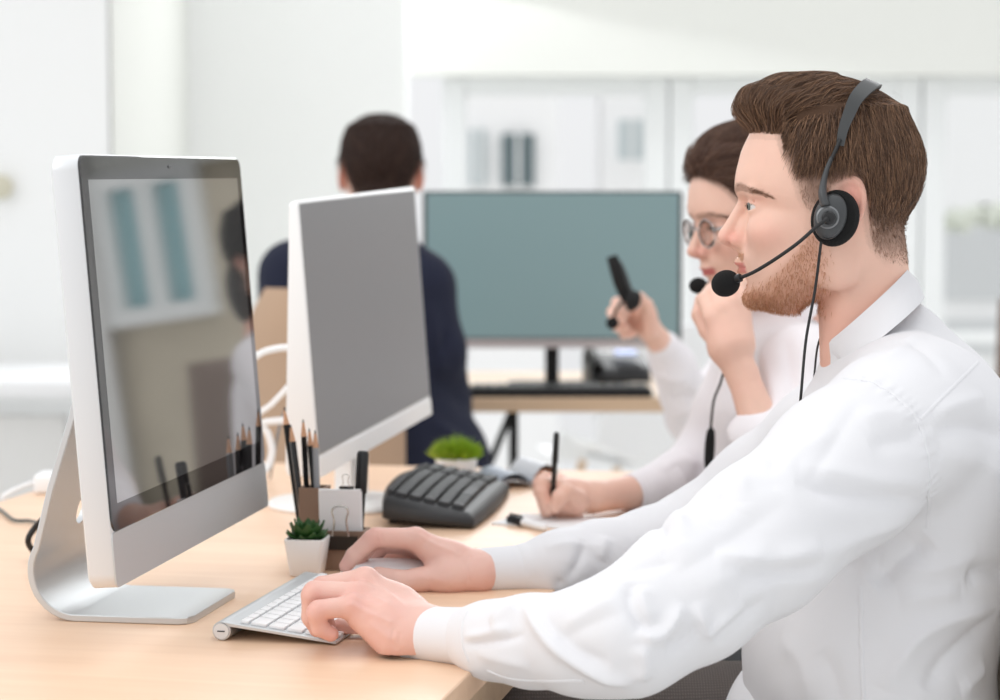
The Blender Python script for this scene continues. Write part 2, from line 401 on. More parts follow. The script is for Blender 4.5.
# white desk standing at the left wall
t = empty('side_desk', (P(45, 380, 5.3)[0], 5.3, 0), label='white desk with solid panel legs standing at the left wall', cat='desk')
zt = P(45, 378, 5.3)[2]
lobj('top', box((-.55, .2, zt-.02), (1.5, .6, .035), .003), M_white, t)
lobj('leg_panel', box((.14, .22, (zt-.04)/2), (.035, .54, zt-.04), .003), M_white, t); lobj('leg_panel', box((-1.24, .22, (zt-.04)/2), (.035, .54, zt-.04), .003), M_white, t)
lobj('drawer_front', box((-.4, .0, zt-.24), (.9, .03, .3), .004), mat('pale_grey_front', lin(222, 222, 220), .5), t)
RZ = -math.atan(.2045)
O_ = np.array([-.021, 1.915, 0])                      # where the desk's right edge meets the frame's lower part
desk = empty('office_desk', tuple(O_), RZ, 'long pale maple desk in the foreground carrying the computers and keyboards', 'desk')
lobj('desktop', box((-.43, .475, DESK-.0125), (.86, 1.87, .025), .0012, 1), M_wood, desk, smooth=False)
for y in (-.38, 1.30): lobj('leg_panel', box((-.43, y, .355), (.74, .03, .71), .001, 1), M_wood2, desk, smooth=False)
lobj('edge_rail', box((-.035, .46, DESK-.055), (.02, 1.7, .06), .001, 1), M_wood2, desk, smooth=False)
def mframe(yaw, tilt, roll):
    return Matrix.Rotation(R(tilt), 4, 'X') @ Matrix.Rotation(R(roll), 4, 'Y')
def apply(M, vf): return [tuple(M @ Vector(q)) for q in vf[0]], vf[1]
def plate(w, h, r, ys, cz=None, ins=None, dz=0):
    """rounded panel in XZ; ys = list of (y, inset)"""
    rings = []
    for k, (y, i) in enumerate(ys):
        rings.append([(a, y, b+(cz if cz is not None else h/2)) for a, b in rrect(w-2*i, h-2*i, max(r-i, .001), 6)][::-1])
    return loft(rings)
# ---- near all-in-one computer ----
def glass_mat(name, base, ior, rough, em=None, es=0):
    return mat(name, base, rough, spec=1.0, emit=em, estr=es, ior=ior)
bx_, by_, bz_ = -.3014, 2.196, .805
near = empty('desktop_computer', (bx_, by_, DESK), R(80.2), 'large silver all-in-one computer in front, glossy dark screen with reflections', 'computer')
M1 = Matrix.Translation((0, 0, bz_-DESK)) @ mframe(0, -4.4, -.7)
w, h = .5, .39
lobj('housing', apply(M1, plate(w, h, .014, [(0, .0012), (.0012, 0), (.0235, 0), (.0265, .004), (.036, .05), (.046, .11)])), M_aluw, near, sharp=50)
lobj('chin', apply(M1, plate(w-.001, .050, .006, [(.0005, 0), (-.0008, .0003)], cz=.0258)), M_alu, near)
M_glassb = glass_mat('glossy_black_glass', lin(24, 22, 23), 1.5, .03)
lobj('glass', apply(M1, plate(w-.002, h-.0515, .012, [(.0005, 0), (-.001, .0002), (-.0016, .001)], cz=(h+.0495)/2)), M_glassb, near, sharp=10)
M_scr1 = glass_mat('glossy_screen', lin(40, 41, 42), 2.9, .035, lin(128, 128, 126), .10)
lobj('screen', apply(M1, plate(w-.036, h-.0515-.047, .0012, [(-.0014, 0), (-.0018, 0)], cz=(h+.0495)/2+.0015)), M_scr1, near, sharp=10)
lobj('camera_lens', apply(M1, xf(sphere((0, 0, 0), .0016), (0, -.0018, h-.011))), M_grey, near)
prof = [(-.018, .0036, .066), (-.014, .0036, .076), (-.006, .0036, .081), (.04, .0036, .0815), (.10, .0036, .0815)]
cx, cz, rr = .098, .0486, .045
for a in range(-80, 32, 10): prof.append((cx+rr*math.cos(R(a)), cz+rr*math.sin(R(a)), .0815))
prof += [(.1215, .13, .0815), (.099, .2, .0815), (.083, .27, .0815), (.066, .31, .078)]
rings = []
for i, (y, z, hw) in enumerate(prof):
    y0, z0, _ = prof[max(i-1, 0)]; y1, z1, _ = prof[min(i+1, len(prof)-1)]
    l = math.hypot(y1-y0, z1-z0); ny, nz = (z1-z0)/l, -(y1-y0)/l; t_ = .0034
    c = .001
    rings.append([(-.010+sx*(hw*1.03-ci), y+ny*k, z+nz*k) for sx, ci, k in ((-1, c, -t_), (-1, 0, -t_+c), (-1, 0, t_-c), (-1, c, t_), (1, c, t_), (1, 0, t_-c), (1, 0, -t_+c), (1, c, -t_))])
stand = lobj('stand', loft(rings), M_alu, near, sharp=40)
cut = lobj('cutter', xf(lathe([(.001, -.2), (.0165, -.2), (.0165, .2), (.001, .2)], 40), (.008, .12, .098), (R(90), 0, 0)), None); cut.parent = near
bo = stand.modifiers.new('b', 'BOOLEAN'); bo.object = cut; bo.operation = 'DIFFERENCE'; bo.solver = 'EXACT'
bpy.context.view_layer.update()
dg = bpy.context.evaluated_depsgraph_get(); nm_ = bpy.data.meshes.new_from_object(stand.evaluated_get(dg))
stand.modifiers.clear(); stand.data = nm_; bpy.data.objects.remove(cut)
nm_.polygons.foreach_set('use_smooth', [True]*len(nm_.polygons)); nm_.set_sharp_from_angle(angle=R(35))
# ---- far all-in-one computer ----
far = empty('desktop_computer', (-.159, 2.93, DESK), R(78.7), 'white wedge-backed computer with matt grey screen behind the pencil holder', 'computer')
M2 = Matrix.Translation((0, 0, .825-DESK)) @ mframe(0, -3.8, -1.9)
w, h = .6, .335
rings = []
for y, i in ((0, .001), (.001, 0), (.5, 0), (.9, .002), (1., .008)):
    ring = []
    for a, b in rrect(w-2*i, h-2*i, .006, 3)[::-1]:
        zc = b+h/2; th = .013+(.046-.013)*(1-zc/h)
        ring.append((a, y*th if y > .01 else y, zc))
    rings.append(ring)
M_w2 = mat('gloss_white_housing', lin(240, 241, 241), .3)
lobj('housing', apply(M2, loft(rings)), M_w2, far, sharp=40)
lobj('screen', apply(M2, plate(w-.010, h-.032, .001, [(.0005, 0), (-.0008, .0003)], cz=(h+.024)/2)), mat('matt_grey_screen', lin(104, 104, 106), .38, emit=lin(120, 120, 122), estr=.25), far)
lobj('chin', apply(M2, plate(w-.002, .024, .003, [(.0005, 0), (-.0012, .0003)], cz=.0125)), M_w2, far)
lobj('neck', loft([[(sx*.045, .03+d, z) for sx, d in ((-1, 0), (1, 0), (1, .022), (-1, .022))] for d_, z in ((0, .004), (0, .05), (0, .2))]), M_w2, far, smooth=False)
bs = xf(lathe([(.001, 0), (.098, 0), (.100, .003), (.097, .0075), (.03, .011), (.001, .012)], 48), (0, .055, 0)); lobj('base_plate', bs, M_w2, far)
# ---- monitor on the far desk ----
Yf = 4.78
x0, x1 = (423-500)/F*Yf, (682-500)/F*Yf; zt, zb = P(500, 191, Yf)[2], P(500, 348, Yf)[2]
w, h = x1-x0, zt-zb
mon = empty('monitor', ((x0+x1)/2, Yf, DESK), 0, 'wide monitor with blank grey-green screen on the far desk', 'monitor')
T = Matrix.Translation((0, 0, zb-DESK))
lobj('housing', apply(T, plate(w, h, .008, [(0, 0), (.02, 0), (.045, .06)])), M_dgrey, mon, sharp=40)
lobj('screen', apply(T, plate(w-.016, h-.028, .001, [(.0005, 0), (-.0008, 0)], cz=(h+.018)/2)), mat('grey_green_screen', lin(90, 112, 114), .35, emit=lin(126, 146, 148), estr=.5), mon)
lobj('lower_bezel', apply(T, plate(w-.002, .019, .002, [(.0005, 0), (-.002, .0002)], cz=.0096)), mat('pinkish_grey_bezel', lin(186, 178, 178), .4), mon)
lobj('neck', box((0, .035, (zb-DESK)/2+.02), (.030, .02, zb-DESK+.06), .003), M_blackm, mon)
lobj('foot', loft([[(a, b+.03, z) for a, b in rrect(.2-2*i, .15-2*i, .03)] for z, i in ((0.0005, 0), (.006, 0), (.009, .004))]), M_blackm, mon, sharp=40)
# ---- far desk ----
fx0, fx1 = (438-500)/F*4.55, (800-500)/F*4.55
fd = empty('far_desk', ((fx0+fx1)/2, 4.85, 0), 0, 'pale wooden desk with black metal legs at the back by the glazing', 'desk')
W_ = fx1-fx0
lobj('desktop', box((0, .05, DESK-.0145), (W_, .72, .029), .001, 1), M_wood2, fd, smooth=False)
for px_ in (514, 770):
    x = (px_-500)/F*4.6-(fx0+fx1)/2
    lobj('leg', box((x, -.25, DESK/2-.0145), (.018, .03, DESK-.029), .002), M_blackm, fd)
    lobj('leg', box((x, .25, DESK/2-.0145), (.018, .03, DESK-.029), .002), M_blackm, fd)
    lobj('leg', tube([(x-.002, -.2, DESK-.03), (x-.12, .0, .4), (x-.16, .1, .012)], .008, 8), M_blackm, fd) if px_ == 514 else None
t = empty('keyboard', (P(565, 392, 4.60)[0]-.01, 4.625, DESK), 0, 'thin black keyboard lying in front of the grey-green monitor', 'keyboard')
lobj('case', loft([[(a, b, z) for a, b in rrect(.385-2*i, .125-2*i, .01)] for z, i in ((0, .002), (.002, 0), (.013, .001), (.016, .005))]), M_blackm, t, sharp=40)
km = None
for r_ in range(5):
    for c_ in range(16):
        if km is None: km = lobj('key', box((0, 0, 0), (.018, .018, .006), .002, 1), M_black, t)
        else: k_ = km.copy(); COL.objects.link(k_); 
        (km if (r_ == 0 and c_ == 0) else k_).location = (-.173+c_*.0231, -.044+r_*.022, .0172)
t = empty('desk_phone', (P(618, 375, 4.9)[0], 4.96, DESK), R(8), 'black desk telephone with small blue display beside the black monitor foot', 'telephone')
lobj('body', loft([[(a, b*(1 if z < .02 else .9)+(0 if z < .02 else .01), z+(b+.07)*.25*(z > .01)) for a, b in rrect(.14, .12, .015)] for z in (0, .012, .03)]), M_black, t, sharp=40)
lobj('handset', tube([(-.052, -.05, .036), (-.052, -.03, .052), (-.052, .03, .07), (-.052, .05, .062)], [.014, .012, .012, .016], 12, smooth=5), M_black, t)
lobj('display', box((.025, .025, .065), (.05, .03, .004), .001, 1, rot=(R(14), 0, 0)), mat('blue_display', lin(60, 90, 160), .2, emit=lin(90, 130, 210), estr=.5), t)
for r_ in range(3):
    for c_ in range(3): lobj('key', box((.005+c_*.019, -.045+r_*.015, .034+r_*.0035), (.012, .009, .004), .001, 1), M_dgrey, t)
t = tag(lobj('notepaper', box((0, 0, 0), (.10, .07, .004), .0005, 1), M_paper), 'small stack of white paper on the far desk left of the telephone', 'paper'); t.location = (P(590, 380, 4.78)[0], 4.76, DESK+.0022)
t = tag(lobj('paper_card', box((0, 0, 0), (.05, .06, .003), .0005, 1), mat('cream_paper', lin(224, 212, 196), .8)), 'small cream card on the far desk right of the telephone', 'paper'); t.location = (P(640, 378, 4.8)[0]+.0, 4.88, DESK+.0017)
# ---- white shell chair beyond the far desk ----
t = empty('shell_chair', (P(640, 440, 6.2)[0], 6.2, 0), R(200), 'white moulded chair beyond the far desk near the glazing', 'chair')
rings = []
for i in range(15):
    a = i/14; y = -.22+.44*min(a/.5, 1) if a < .5 else .22+.10*(a-.5)*2; z = .44-.02*math.sin(a*2*math.pi) if a < .5 else .44+.38*(a-.5)*2
    z += .05*max(0, 1-abs(a-.5)*6)*0
    hw = .23*(1-.25*max(0, a-.55)*2)
    rings.append([(hw*math.cos(q)*1.0, y-.0+.0*math.sin(q), z+.10*(math.cos(q)**2)*(a > .15)*min(1, (1.1-a)) + d) for q in [math.pi*k/12 for k in range(13)] for d in (0,)]+[(hw*.96*math.cos(q), y+.012, z+.012*-1+.10*(math.cos(q)**2)*(a > .15)*min(1, (1.1-a))) for q in [math.pi*(12-k)/12 for k in range(13)]])
lobj('seat_shell', loft(rings), M_white, t, sharp=60)
for sx in (-1, 1):
    for sy in (-1, 1): lobj('leg', tube([(sx*.12, sy*.12, .425), (sx*.2, sy*.2, .0)], [.014, .010], 8), M_wood2, t)
lobj('seat_base', box((0, 0, .42), (.27, .27, .02), .005), M_white, t)
def onDesk(px, py, z=DESK): return PZ(px, py, z)
# ---- slim aluminium keyboard ----
kb = empty('keyboard', (-.268, 2.030, DESK), RZ, 'slim aluminium keyboard with white keys under the man\'s left hand', 'keyboard')
# local x across (0 roll .. .118 front), y along 0...282
sec = [(0.0, .0105)]
def kz(x): return .0190-.0150*(x/.120)
rings = []
for y in (0, .0008, .2812, .282):
    i = .0006 if y in (0, .282) else 0
    pr = [(.008, kz(.008)-i), (.05, kz(.05)-i), (.119-i, kz(.119)-i), (.120-i, kz(.12)-.0012), (.119-i, kz(.12)-.0032+i), (.05, kz(.05)-.0034+i), (.015, kz(.015)-.0038+i), (.012, kz(.012)-.006)]
    rings.append([(x, y, z) for x, z in pr])
lobj('case', loft(rings), M_alu, kb, sharp=25)
lobj('battery_roll', xf(lathe([(.001, 0), (.0082, 0), (.009, .0008), (.009, .2812), (.0082, .282), (.001, .282)], 32), (.0085, .282, .0091), (R(90), 0, 0)), M_alu, kb)
lobj('end_cap', xf(lathe([(.001, 0), (.0072, 0), (.0072, .0008), (.001, .001)], 32), (.0085, -.0002, .0091), (R(90), 0, 0)), M_aluw, kb)
lobj('coin_slot', box((.0085, -.0014, .0091), (.0075, .0008, .0012), .0003, 1), M_dgrey, kb)
lobj('foot', box((.112, .03, .0008), (.006, .012, .0016), .0004, 1), M_rubber, kb); lobj('foot', box((.112, .25, .0008), (.006, .012, .0016), .0004, 1), M_rubber, kb)
ang = math.atan(.0150/.12)
M_key = mat('white_key', lin(240, 240, 241), .45)
rows = [(.0285, .0075, [1.]*14), (.0422, .0148, [1.]*13+[1.55]), (.0597, .0148, [1.5]+[1.]*13), (.0772, .0148, [1.8]+[1.]*11+[1.75]), (.0947, .0148, [2.3]+[1.]*10+[2.25]), (.1114, .0140, [1, 1, 1, 1.25, 5.1, 1.25, 1, 1, 1, 1])]
protos = {}
for x, d, ws in rows:
    tot = sum(ws); y = .276; u = .270/tot
    for wk in ws:
        L_ = u*wk-.0028; key = (round(d, 4), round(L_, 4))
        if key not in protos:
            o = lobj('key', box((0, 0, 0), (d, L_, .003), .0008, 2, rot=(0, 0, 0)), M_key, kb); protos[key] = o
        else:
            o = protos[key].copy(); COL.objects.link(o)
        o.location = (x, y-u*wk/2, kz(x)+.0014); o.rotation_euler = (0, ang, 0); y -= u*wk
# ---- black ergonomic keyboard ----
A_ = (-.163, 2.735)
eb = empty('keyboard', (A_[0], A_[1], DESK), R(-8), 'bulky black keyboard with raised curved case lying beyond the white mouse', 'keyboard')
LX, LY = .137, .335
M_ekey = mat('worn_black_key', lin(50, 51, 53), .55, spec=.3); M_ecase = mat('charcoal_case', lin(44, 45, 47), .5)
def ez(x, y): return .017+.006*math.sin(math.pi*min(max(y/LY, 0), 1))+.026*(1-x/LX)
def ering(i, zf):
    out = []
    N = 28
    for k in range(N+1): y = i+(LY-2*i)*k/N; out.append((LX-i+.006*math.sin(math.pi*k/N)-.006, y, 0))
    for k in range(N+1): y = LY-i-(LY-2*i)*k/N; out.append((i+.016*(abs(2*k/N-1)**2), y, 0))
    return [(x, y, zf(x, y)) for x, y, _ in out]
lobj('case', loft([ering(.004, lambda x, y: .0006+.012*(1-x/LX)), ering(0, lambda x, y: .003+.012*(1-x/LX)), ering(0, lambda x, y: ez(x, y)-.008), ering(.004, lambda x, y: ez(x, y)-.003), ering(.010, lambda x, y: ez(x, y))]), M_ecase, eb, sharp=60)
kp = {}
def ekey(x, y, dx, dy, m=M_ekey):
    k = (round(dx, 4), round(dy, 4))
    if k not in kp: o = lobj('key', loft([[(a, b, z) for a, b in rrect(dx-2*i, dy-2*i, .002, 2)] for z, i in ((-.004, 0), (.0012, .0004), (.0032, .0018))]), m, eb); kp[k] = o
    else: o = kp[k].copy(); COL.objects.link(o)
    e = .005; sx = (ez(x+e, y)-ez(x-e, y))/(2*e); sy = (ez(x, y+e)-ez(x, y-e))/(2*e)
    o.location = (x, y, ez(x, y)+.003); o.rotation_euler = (math.atan(sy), -math.atan(sx), 0)
for r_ in range(5):
    x = .036+r_*.0182
    if r_ < 4:
        for c_ in range(12): ekey(x, .024+c_*.0172, .0166, .0157)
    else:
        yy = .0154
        for q in (1.3, 1.2, 1.3, 4.4, 1.3, 1.2, 1.3): ekey(x, yy+.0172*q/2, .0166, .0172*q-.0017); yy += .0172*q
    for c_ in range(5): ekey(x, .243+c_*.0165+.006, .0166, .0150)
for c_ in range(14): ekey(.022, .03+c_*.0195, .009, .015)
for y in (.05, .29): lobj('foot', box((.022, y, .007), (.012, .02, .014), .001, 1), M_blackm, eb)

# ---- mouse, mouse pad ----
tag(lobj('mouse_pad', loft([[(a, b, z) for a, b in rrect(.155, .22, .01)] for z in (0.0002, .003)]), M_blackm), 'thin black mouse pad under the right hand and its cuff', 'mouse pad')
o = bpy.data.objects['mouse_pad']; o.location = (PZ(395, 590)[0]+.080, 2.445, DESK); o.rotation_euler = (0, 0, RZ*.3)
mc = P(392, 583, 2.335)
ms = empty('mouse', (mc[0], 2.345, DESK), R(82), 'low white mouse held under the right hand', 'mouse')
rings = []
for z, k in ((.0034, .86), (.006, .97), (.010, 1.), (.014, .97), (.019, .84), (.0225, .6), (.0245, .3), (.025, .02)):
    rings.append([(a*k, b*(k**.8)+.0, z) for a, b in rrect(.057, .113, .028, 6)])
lobj('shell', loft(rings), mat('mouse_white', lin(236, 237, 240), .2), ms, sharp=0)
lobj('base', loft([[(a, b, z) for a, b in rrect(.05, .104, .024, 6)] for z in (.0001, .0045)]), M_alu, ms, sharp=40)
# ---- potted plants ----
def pot(w0, w1, hh, m, parent):
    rings = [[(a, b, z) for a, b in rrect(q, q, .004, 3)] for q, z in ((w0-.003, 0), (w0, .0015), (w1, hh-.001), (w1-.001, hh), (w1-.005, hh), (w1-.007, hh-.008), (.002, hh-.008))]
    return lobj('pot', loft(rings), m, parent, sharp=40)
pc0 = PZ(306, 577)
pl = empty('potted_succulent', (pc0[0], pc0[1]+.018, DESK), R(-6), 'small white tapered square pot with a dark green succulent beside the wooden pen holder', 'plant')
pot(.034, .0445, .041, M_ceramic, pl)
lobj('soil', box((0, 0, .031), (.034, .034, .004)), mat('soil', lin(60, 45, 35), .95), pl)
def leaf(l, wd, th, az, el, base, curl=.35, n=7):
    rings = []
    for i in range(n):
        t = i/(n-1); r_ = wd*math.sin(math.pi*min(.12+t*.86, 1))**.8; e = el+curl*t
        x = l*t*math.cos(e); z = l*t*math.sin(e)
        rings.append([(x-th*(1-t*.6)*math.sin(q)*math.sin(e)*1.0, r_*math.cos(q), z+th*(1-t*.6)*math.sin(q)*math.cos(e)) for q in [2*math.pi*k/8 for k in range(8)]])
    return xf(loft(rings), base, (0, 0, az))
for ring_, (n, el, l) in enumerate(((11, .12, .029), (10, .45, .030), (8, .8, .027), (5, 1.2, .022))):
    for k in range(n):
        az = 2*math.pi*k/n+ring_*.5+random.uniform(-.2, .2)
        lobj('leaf', leaf(l*random.uniform(.85, 1.12), random.uniform(.0075, .0092), .0024, az, el+random.uniform(-.1, .1), (0, 0, .036)), M_leafd, pl)
pc1 = P(456, 474, 3.22)
pg = empty('potted_grass', (pc1[0], 3.225, DESK), R(10), 'small white square pot with bright green bushy grass at the desk\'s far edge', 'plant')
pot(.050, .055, .031, M_ceramic, pg)
V, Q = [], []
for k in range(900):
    a = random.uniform(0, 6.283); r_ = .03*math.sqrt(random.random()); el = random.uniform(.5, 1.5)
    b0 = np.array([r_*.8*math.cos(a), r_*.8*math.sin(a), .026]); d = np.array([math.cos(a)*math.cos(el), math.sin(a)*math.cos(el), math.sin(el)])
    hgt = random.uniform(.026, .044)*(1.15-r_/.06); s = np.cross(d, [random.random(), .3, .2]); s /= np.linalg.norm(s); s *= .0014
    n = len(V); V += [b0-s, b0+s, b0+d*hgt*.6+s, b0+d*hgt, b0+d*hgt*.6-s]; Q += [(n, n+1, n+2, n+3, n+4)]
o = lobj('grass_tuft', (V, Q), M_leafb, pg, smooth=False); o['kind'] = 'stuff'
# ---- pen holder with cards, clips, pencils ----
hb = PZ(346, 571)
ho = empty('pen_holder', (hb[0]-.005, hb[1]+.02, DESK), R(-8), 'brown wooden pen holder with two open compartments behind the succulent', 'pen holder')
def openbox(cx, cy, w, d, hh, t=.003):
    o = [(-w/2, -d/2), (w/2, -d/2), (w/2, d/2), (-w/2, d/2)]; i_ = [(-w/2+t, -d/2+t), (w/2-t, -d/2+t), (w/2-t, d/2-t), (-w/2+t, d/2-t)]
    rings = [[(cx+x, cy+y, z) for x, y in q] for q, z in ((o, 0.0003), (o, hh), (i_, hh), (i_, .004))]
    return loft(rings)
lobj('card_box', openbox(.003, 0, .050, .035, .044), M_kraft, ho, smooth=False)
lobj('pencil_cup', openbox(-.037, .024, .030, .030, .088), M_kraft, ho, smooth=False)
lobj('joining_strip', box((-.02, .017, .02), (.02, .006, .036), .001, 1), M_kraft, ho, smooth=False)
hz = np.array(ho.location)
c = tag(lobj('card_stack', join(box((0, 0, .038), (.0475, .003, .064), .0004, 1, rot=(R(6), 0, 0)), box((.001, .004, .036), (.0465, .002, .062), .0004, 1, rot=(R(6), 0, 0))), M_paper), 'white blank cards standing in the front compartment of the wooden holder', 'cards')
c.location = tuple(hz+[-.002, -.006, .020]); c.rotation_euler = (0, 0, R(-6))
def binder(name, loc, s, rz, label, up=True):
    e = empty(name, loc, rz, label, 'clip', 'binder clips')
    pr = [(-.006, .0), (-.0015, .011), (.0015, .011), (.006, 0), (.0054, 0), (.0009, .0104), (-.0009, .0104), (-.0054, 0)]
    rings = [[(x*s, a*s, -b*s if up else b*s) for a, b in pr] for x in (-.0125, .0125)]
    lobj('clip_body', loft(rings), M_black, e, smooth=False)
    for sy in (-1,):
        pts = [(-.006*s, sy*.007*s, 0), (-.0045*s, sy*.008*s, .012*s), (-.006*s, sy*.0085*s, .019*s), (-.003*s, sy*.0085*s, .0225*s), (.003*s, sy*.0085*s, .0225*s), (.006*s, sy*.0085*s, .019*s), (.0045*s, sy*.008*s, .012*s), (.006*s, sy*.007*s, 0)]
        lobj('wire_handle', tube(pts, .0007*s, 6, smooth=4), M_metal, e)
    return e
e = binder('binder_clip', tuple(hz+[.001, -.0195, .0400]), 1.5, R(-6), 'black binder clip with steel wire loops on the front of the wooden holder')
e = binder('binder_clip', tuple(hz+[.005, -.007, .0925]), .62, R(-6), 'small black binder clip gripping the top edge of the white cards')
M_pen = mat('black_lacquer', lin(24, 24, 26), .25); M_pw = mat('bare_pencil_wood', lin(206, 160, 128), .7)
M_pgr = mat('grey_lacquer', lin(150, 152, 156), .3)
def pencil(tip, base, label, r_=.0037, m=M_pen):
    tip = np.array(tip); base = np.array(base); e = empty('pencil', tuple(base), 0, label, 'pencil', 'pencils in the wooden cup')
    d = tip-base; L_ = np.linalg.norm(d); d /= L_
    lobj('shaft', tube([(0, 0, 0), d*(L_-.02)], r_, 6), m, e, sharp=25)
    lobj('sharpened_tip', tube([d*(L_-.02), d*(L_-.004)], [r_*.97, .0012], 12), M_pw, e)
    lobj('lead', tube([d*(L_-.0045), d*L_], [.0012, .0003], 8), M_blackm, e)
cup = hz+[-.037, .024, .006]
Yc = 2.47
for (tx, ty, bx, by, lb, m) in ((290.5, 424, -.004, -.005, 'black pencil leaning furthest left in the wooden cup', M_pen), (303, 419, -.002, .006, 'upright black pencil with the highest tip in the wooden cup', M_pen),
                             (309, 428, .009, .004, 'black pencil leaning back, rightmost in the wooden cup', M_pen), (284, 407, -.008, .008, 'thin dark pencil hindmost in the wooden cup, partly behind the silver computer', M_blackm), (315, 430, .010, -.006, 'grey pencil crossing the black ones at the right of the wooden cup', M_pgr)):
    pencil(P(tx, ty, Yc+by), cup+np.array([bx, by, 0]), lb, m=m)
mk = hz+[.016, .004, .012]
e = empty('marker_pen', tuple(mk), 0, 'black marker pen with clip standing in the wooden holder behind the white cards', 'pen')
tp = P(363, 451, hz[1]+.01)-mk; L_ = np.linalg.norm(tp); d = tp/L_
lobj('barrel', tube([(0, 0, 0), d*(L_*.62)], .0055, 16), M_black, e); lobj('cap', tube([d*L_*.6, d*L_*.61, d*(L_-.003), d*L_], [.0062, .0068, .0068, .005], 16), M_black, e, sharp=50)
lobj('clip', tube([d*L_*.97+np.array([-.004, -.006, 0]), d*L_*.6+np.array([-.005, -.0085, 0])], .0015, 8), M_black, e)
# ---- papers, capped pen, magazine ----
p0 = PZ(545, 524)
o = tag(lobj('note_paper', loft([[(a, b, z) for a, b in rrect(.15, .10, .002, 2)] for z in (.0004, .0016)]), M_paper), 'white note sheet under the woman\'s writing hand', 'paper'); o.location = (p0[0]+.02, p0[1]+.01, DESK); o.rotation_euler = (0, 0, R(-25))
a, b = PZ(509, 519, DESK+.006), PZ(546, 528, DESK+.005); e = empty('highlighter', tuple(a), 0, 'white pen with a black cap lying on the desk beyond the right cuff', 'pen')
d = b-a; lobj('cap', tube([(0, 0, 0), d*.03, d*.38, d*.4], [.0045, .0058, .0058, .005], 14), M_black, e, sharp=50); lobj('barrel', tube([d*.39, d*.95, d*1.], [.0050, .0050, .003], 14), M_white, e, sharp=50)
lobj('pocket_clip', tube([d*.03+np.array([0, 0, .007]), d*.36+np.array([0, 0, .0075])], .0012, 8), M_black, e)
g = PZ(520, 481); e = empty('magazine', (g[0], g[1]-.03, DESK), R(20), 'open magazine with curling pages by the writing hand', 'magazine')
M_pg = mat('page_grey', lin(214, 217, 222), .4); M_po = mat('page_orange', lin(232, 170, 130), .5); M_pb = mat('page_slate', lin(150, 160, 174), .4)
def page(sx, m, lift, dz):
    top = [(sx*.10*t, lift*math.sin(math.pi*min(t*1.05, 1))**.8*(1-.3*t)+dz+.001) for t in [i/12 for i in range(13)]]
    rings = [[(x, y, z) for x, z in top]+[(x, y, z-.0012) for x, z in top[::-1]] for y in (-.05, .05)]
    return loft(rings)
lobj('page_block', page(-.62, None, .012, .0012), M_pg, e); lobj('page_block', page(.5, None, .016, .0012), M_pg, e)
lobj('page', page(-.62, None, .021, .003), M_pb, e); lobj('page', page(.5, None, .020, .006), M_po, e); lobj('page', page(.5, None, .028, .008), M_pg, e)
# ---- cables and adapter at the left edge ----
def cable(name, pts, r_, m, label, cat='cable', n=8, g=None):
    p0 = np.array(pts[0]); return tag(lobj(name, tube([np.array(q)-p0 for q in pts], r_, n, smooth=10), m, loc=tuple(p0)), label, cat, g)
zc = DESK+.004
cable('power_cable', [P(115, 470, 2.36), P(74, 501, 2.36), P(52, 513, 2.42), P(38, 524, 2.47), P(28, 541, 2.47), PZ(38, 556, zc), PZ(50, 566, zc), PZ(70, 572, zc)], .0035, M_rubber, 'thick black cable curving out through the silver stand\'s hole')
cable('thin_cable', [PZ(-12, 502, zc), PZ(2, 511, zc), PZ(14, 520, zc), PZ(30, 521, zc), PZ(38, 525, zc), PZ(44, 545, zc), PZ(60, 562, zc)], .0022, mat('grey_cable', lin(70, 78, 78), .5), 'thin grey-black cable winding in from the left frame edge')
a0 = PZ(62, 492); o = tag(lobj('power_adapter', box((0, 0, .014), (.07, .055, .028), .006, 3), M_white), 'white power adapter on the desk behind the silver stand', 'adapter'); o.location = tuple(a0)
cable('white_cable', [PZ(2, 497, zc), PZ(15, 490, zc), PZ(30, 484, zc), PZ(44, 481, zc), PZ(60, 484, zc+.01)], .0035, M_white, 'white cable running to the power adapter at the left')
# white cables behind the far computer
q = 2.98
cable('white_cable', [P(296, 347, q), P(275, 349, q-.06), P(258, 355, q-.10), P(240, 372, q-.1)], .0045, M_white, 'uppermost white cable arching from the grey-screened computer\'s back', g='white cables behind the far computer')
cable('white_cable', [P(296, 378, q), P(287, 388, q), P(272, 404, q), P(255, 418, q), P(248, 440, q)], .0038, M_white, 'middle white cable slanting down from the grey-screened computer\'s back', g='white cables behind the far computer')
cable('white_cable', [P(296, 420, q), P(276, 421, q), P(262, 424, q), P(268, 434, q), P(272, 450, q), P(269, 464, q), P(262, 474, q), PZ(258, 484, DESK+.006)], .0048, M_white, 'lowest white cable looping down to the desk beside the grey-screened computer', g='white cables behind the far computer')
cable('thin_cable', [P(286, 408, 3.0), P(280, 425, 3.0), P(276, 445, 3.0), PZ(270, 478, zc)], .002, M_grey, 'thin grey cable dropping behind the pencils to the desk')
cable('blue_cable', [PZ(498, 476, zc), PZ(508, 470, zc), PZ(525, 468, zc), PZ(545, 468, zc)], .002, M_grey, 'thin grey cable lying beyond the magazine')
def ip(v, t): 
    xs, ys = zip(*t); return np.interp(v, xs, ys)
FRONT = [(70, 800), (90, 775), (112, 762), (135, 751), (150, 742), (171, 736.5), (182, 735), (190, 736.5), (200, 744), (208, 749), (220, 749), (235, 748), (247, 743), (256, 740), (266, 742.5), (275, 745), (281, 749), (290, 749), (298, 748), (303, 750), (307, 757), (311, 775), (316, 800)]
BACK = [(70, 900), (190, 900), (225, 885), (245, 872), (262, 862), (275, 852), (287, 838), (296, 824), (304, 805), (309, 795), (316, 802)]
WID = [(90, 50), (112, 60), (135, 66), (160, 70), (190, 71), (215, 70), (235, 67), (255, 62), (272, 56), (285, 49), (296, 41), (304, 31), (310, 18), (316, 6)]
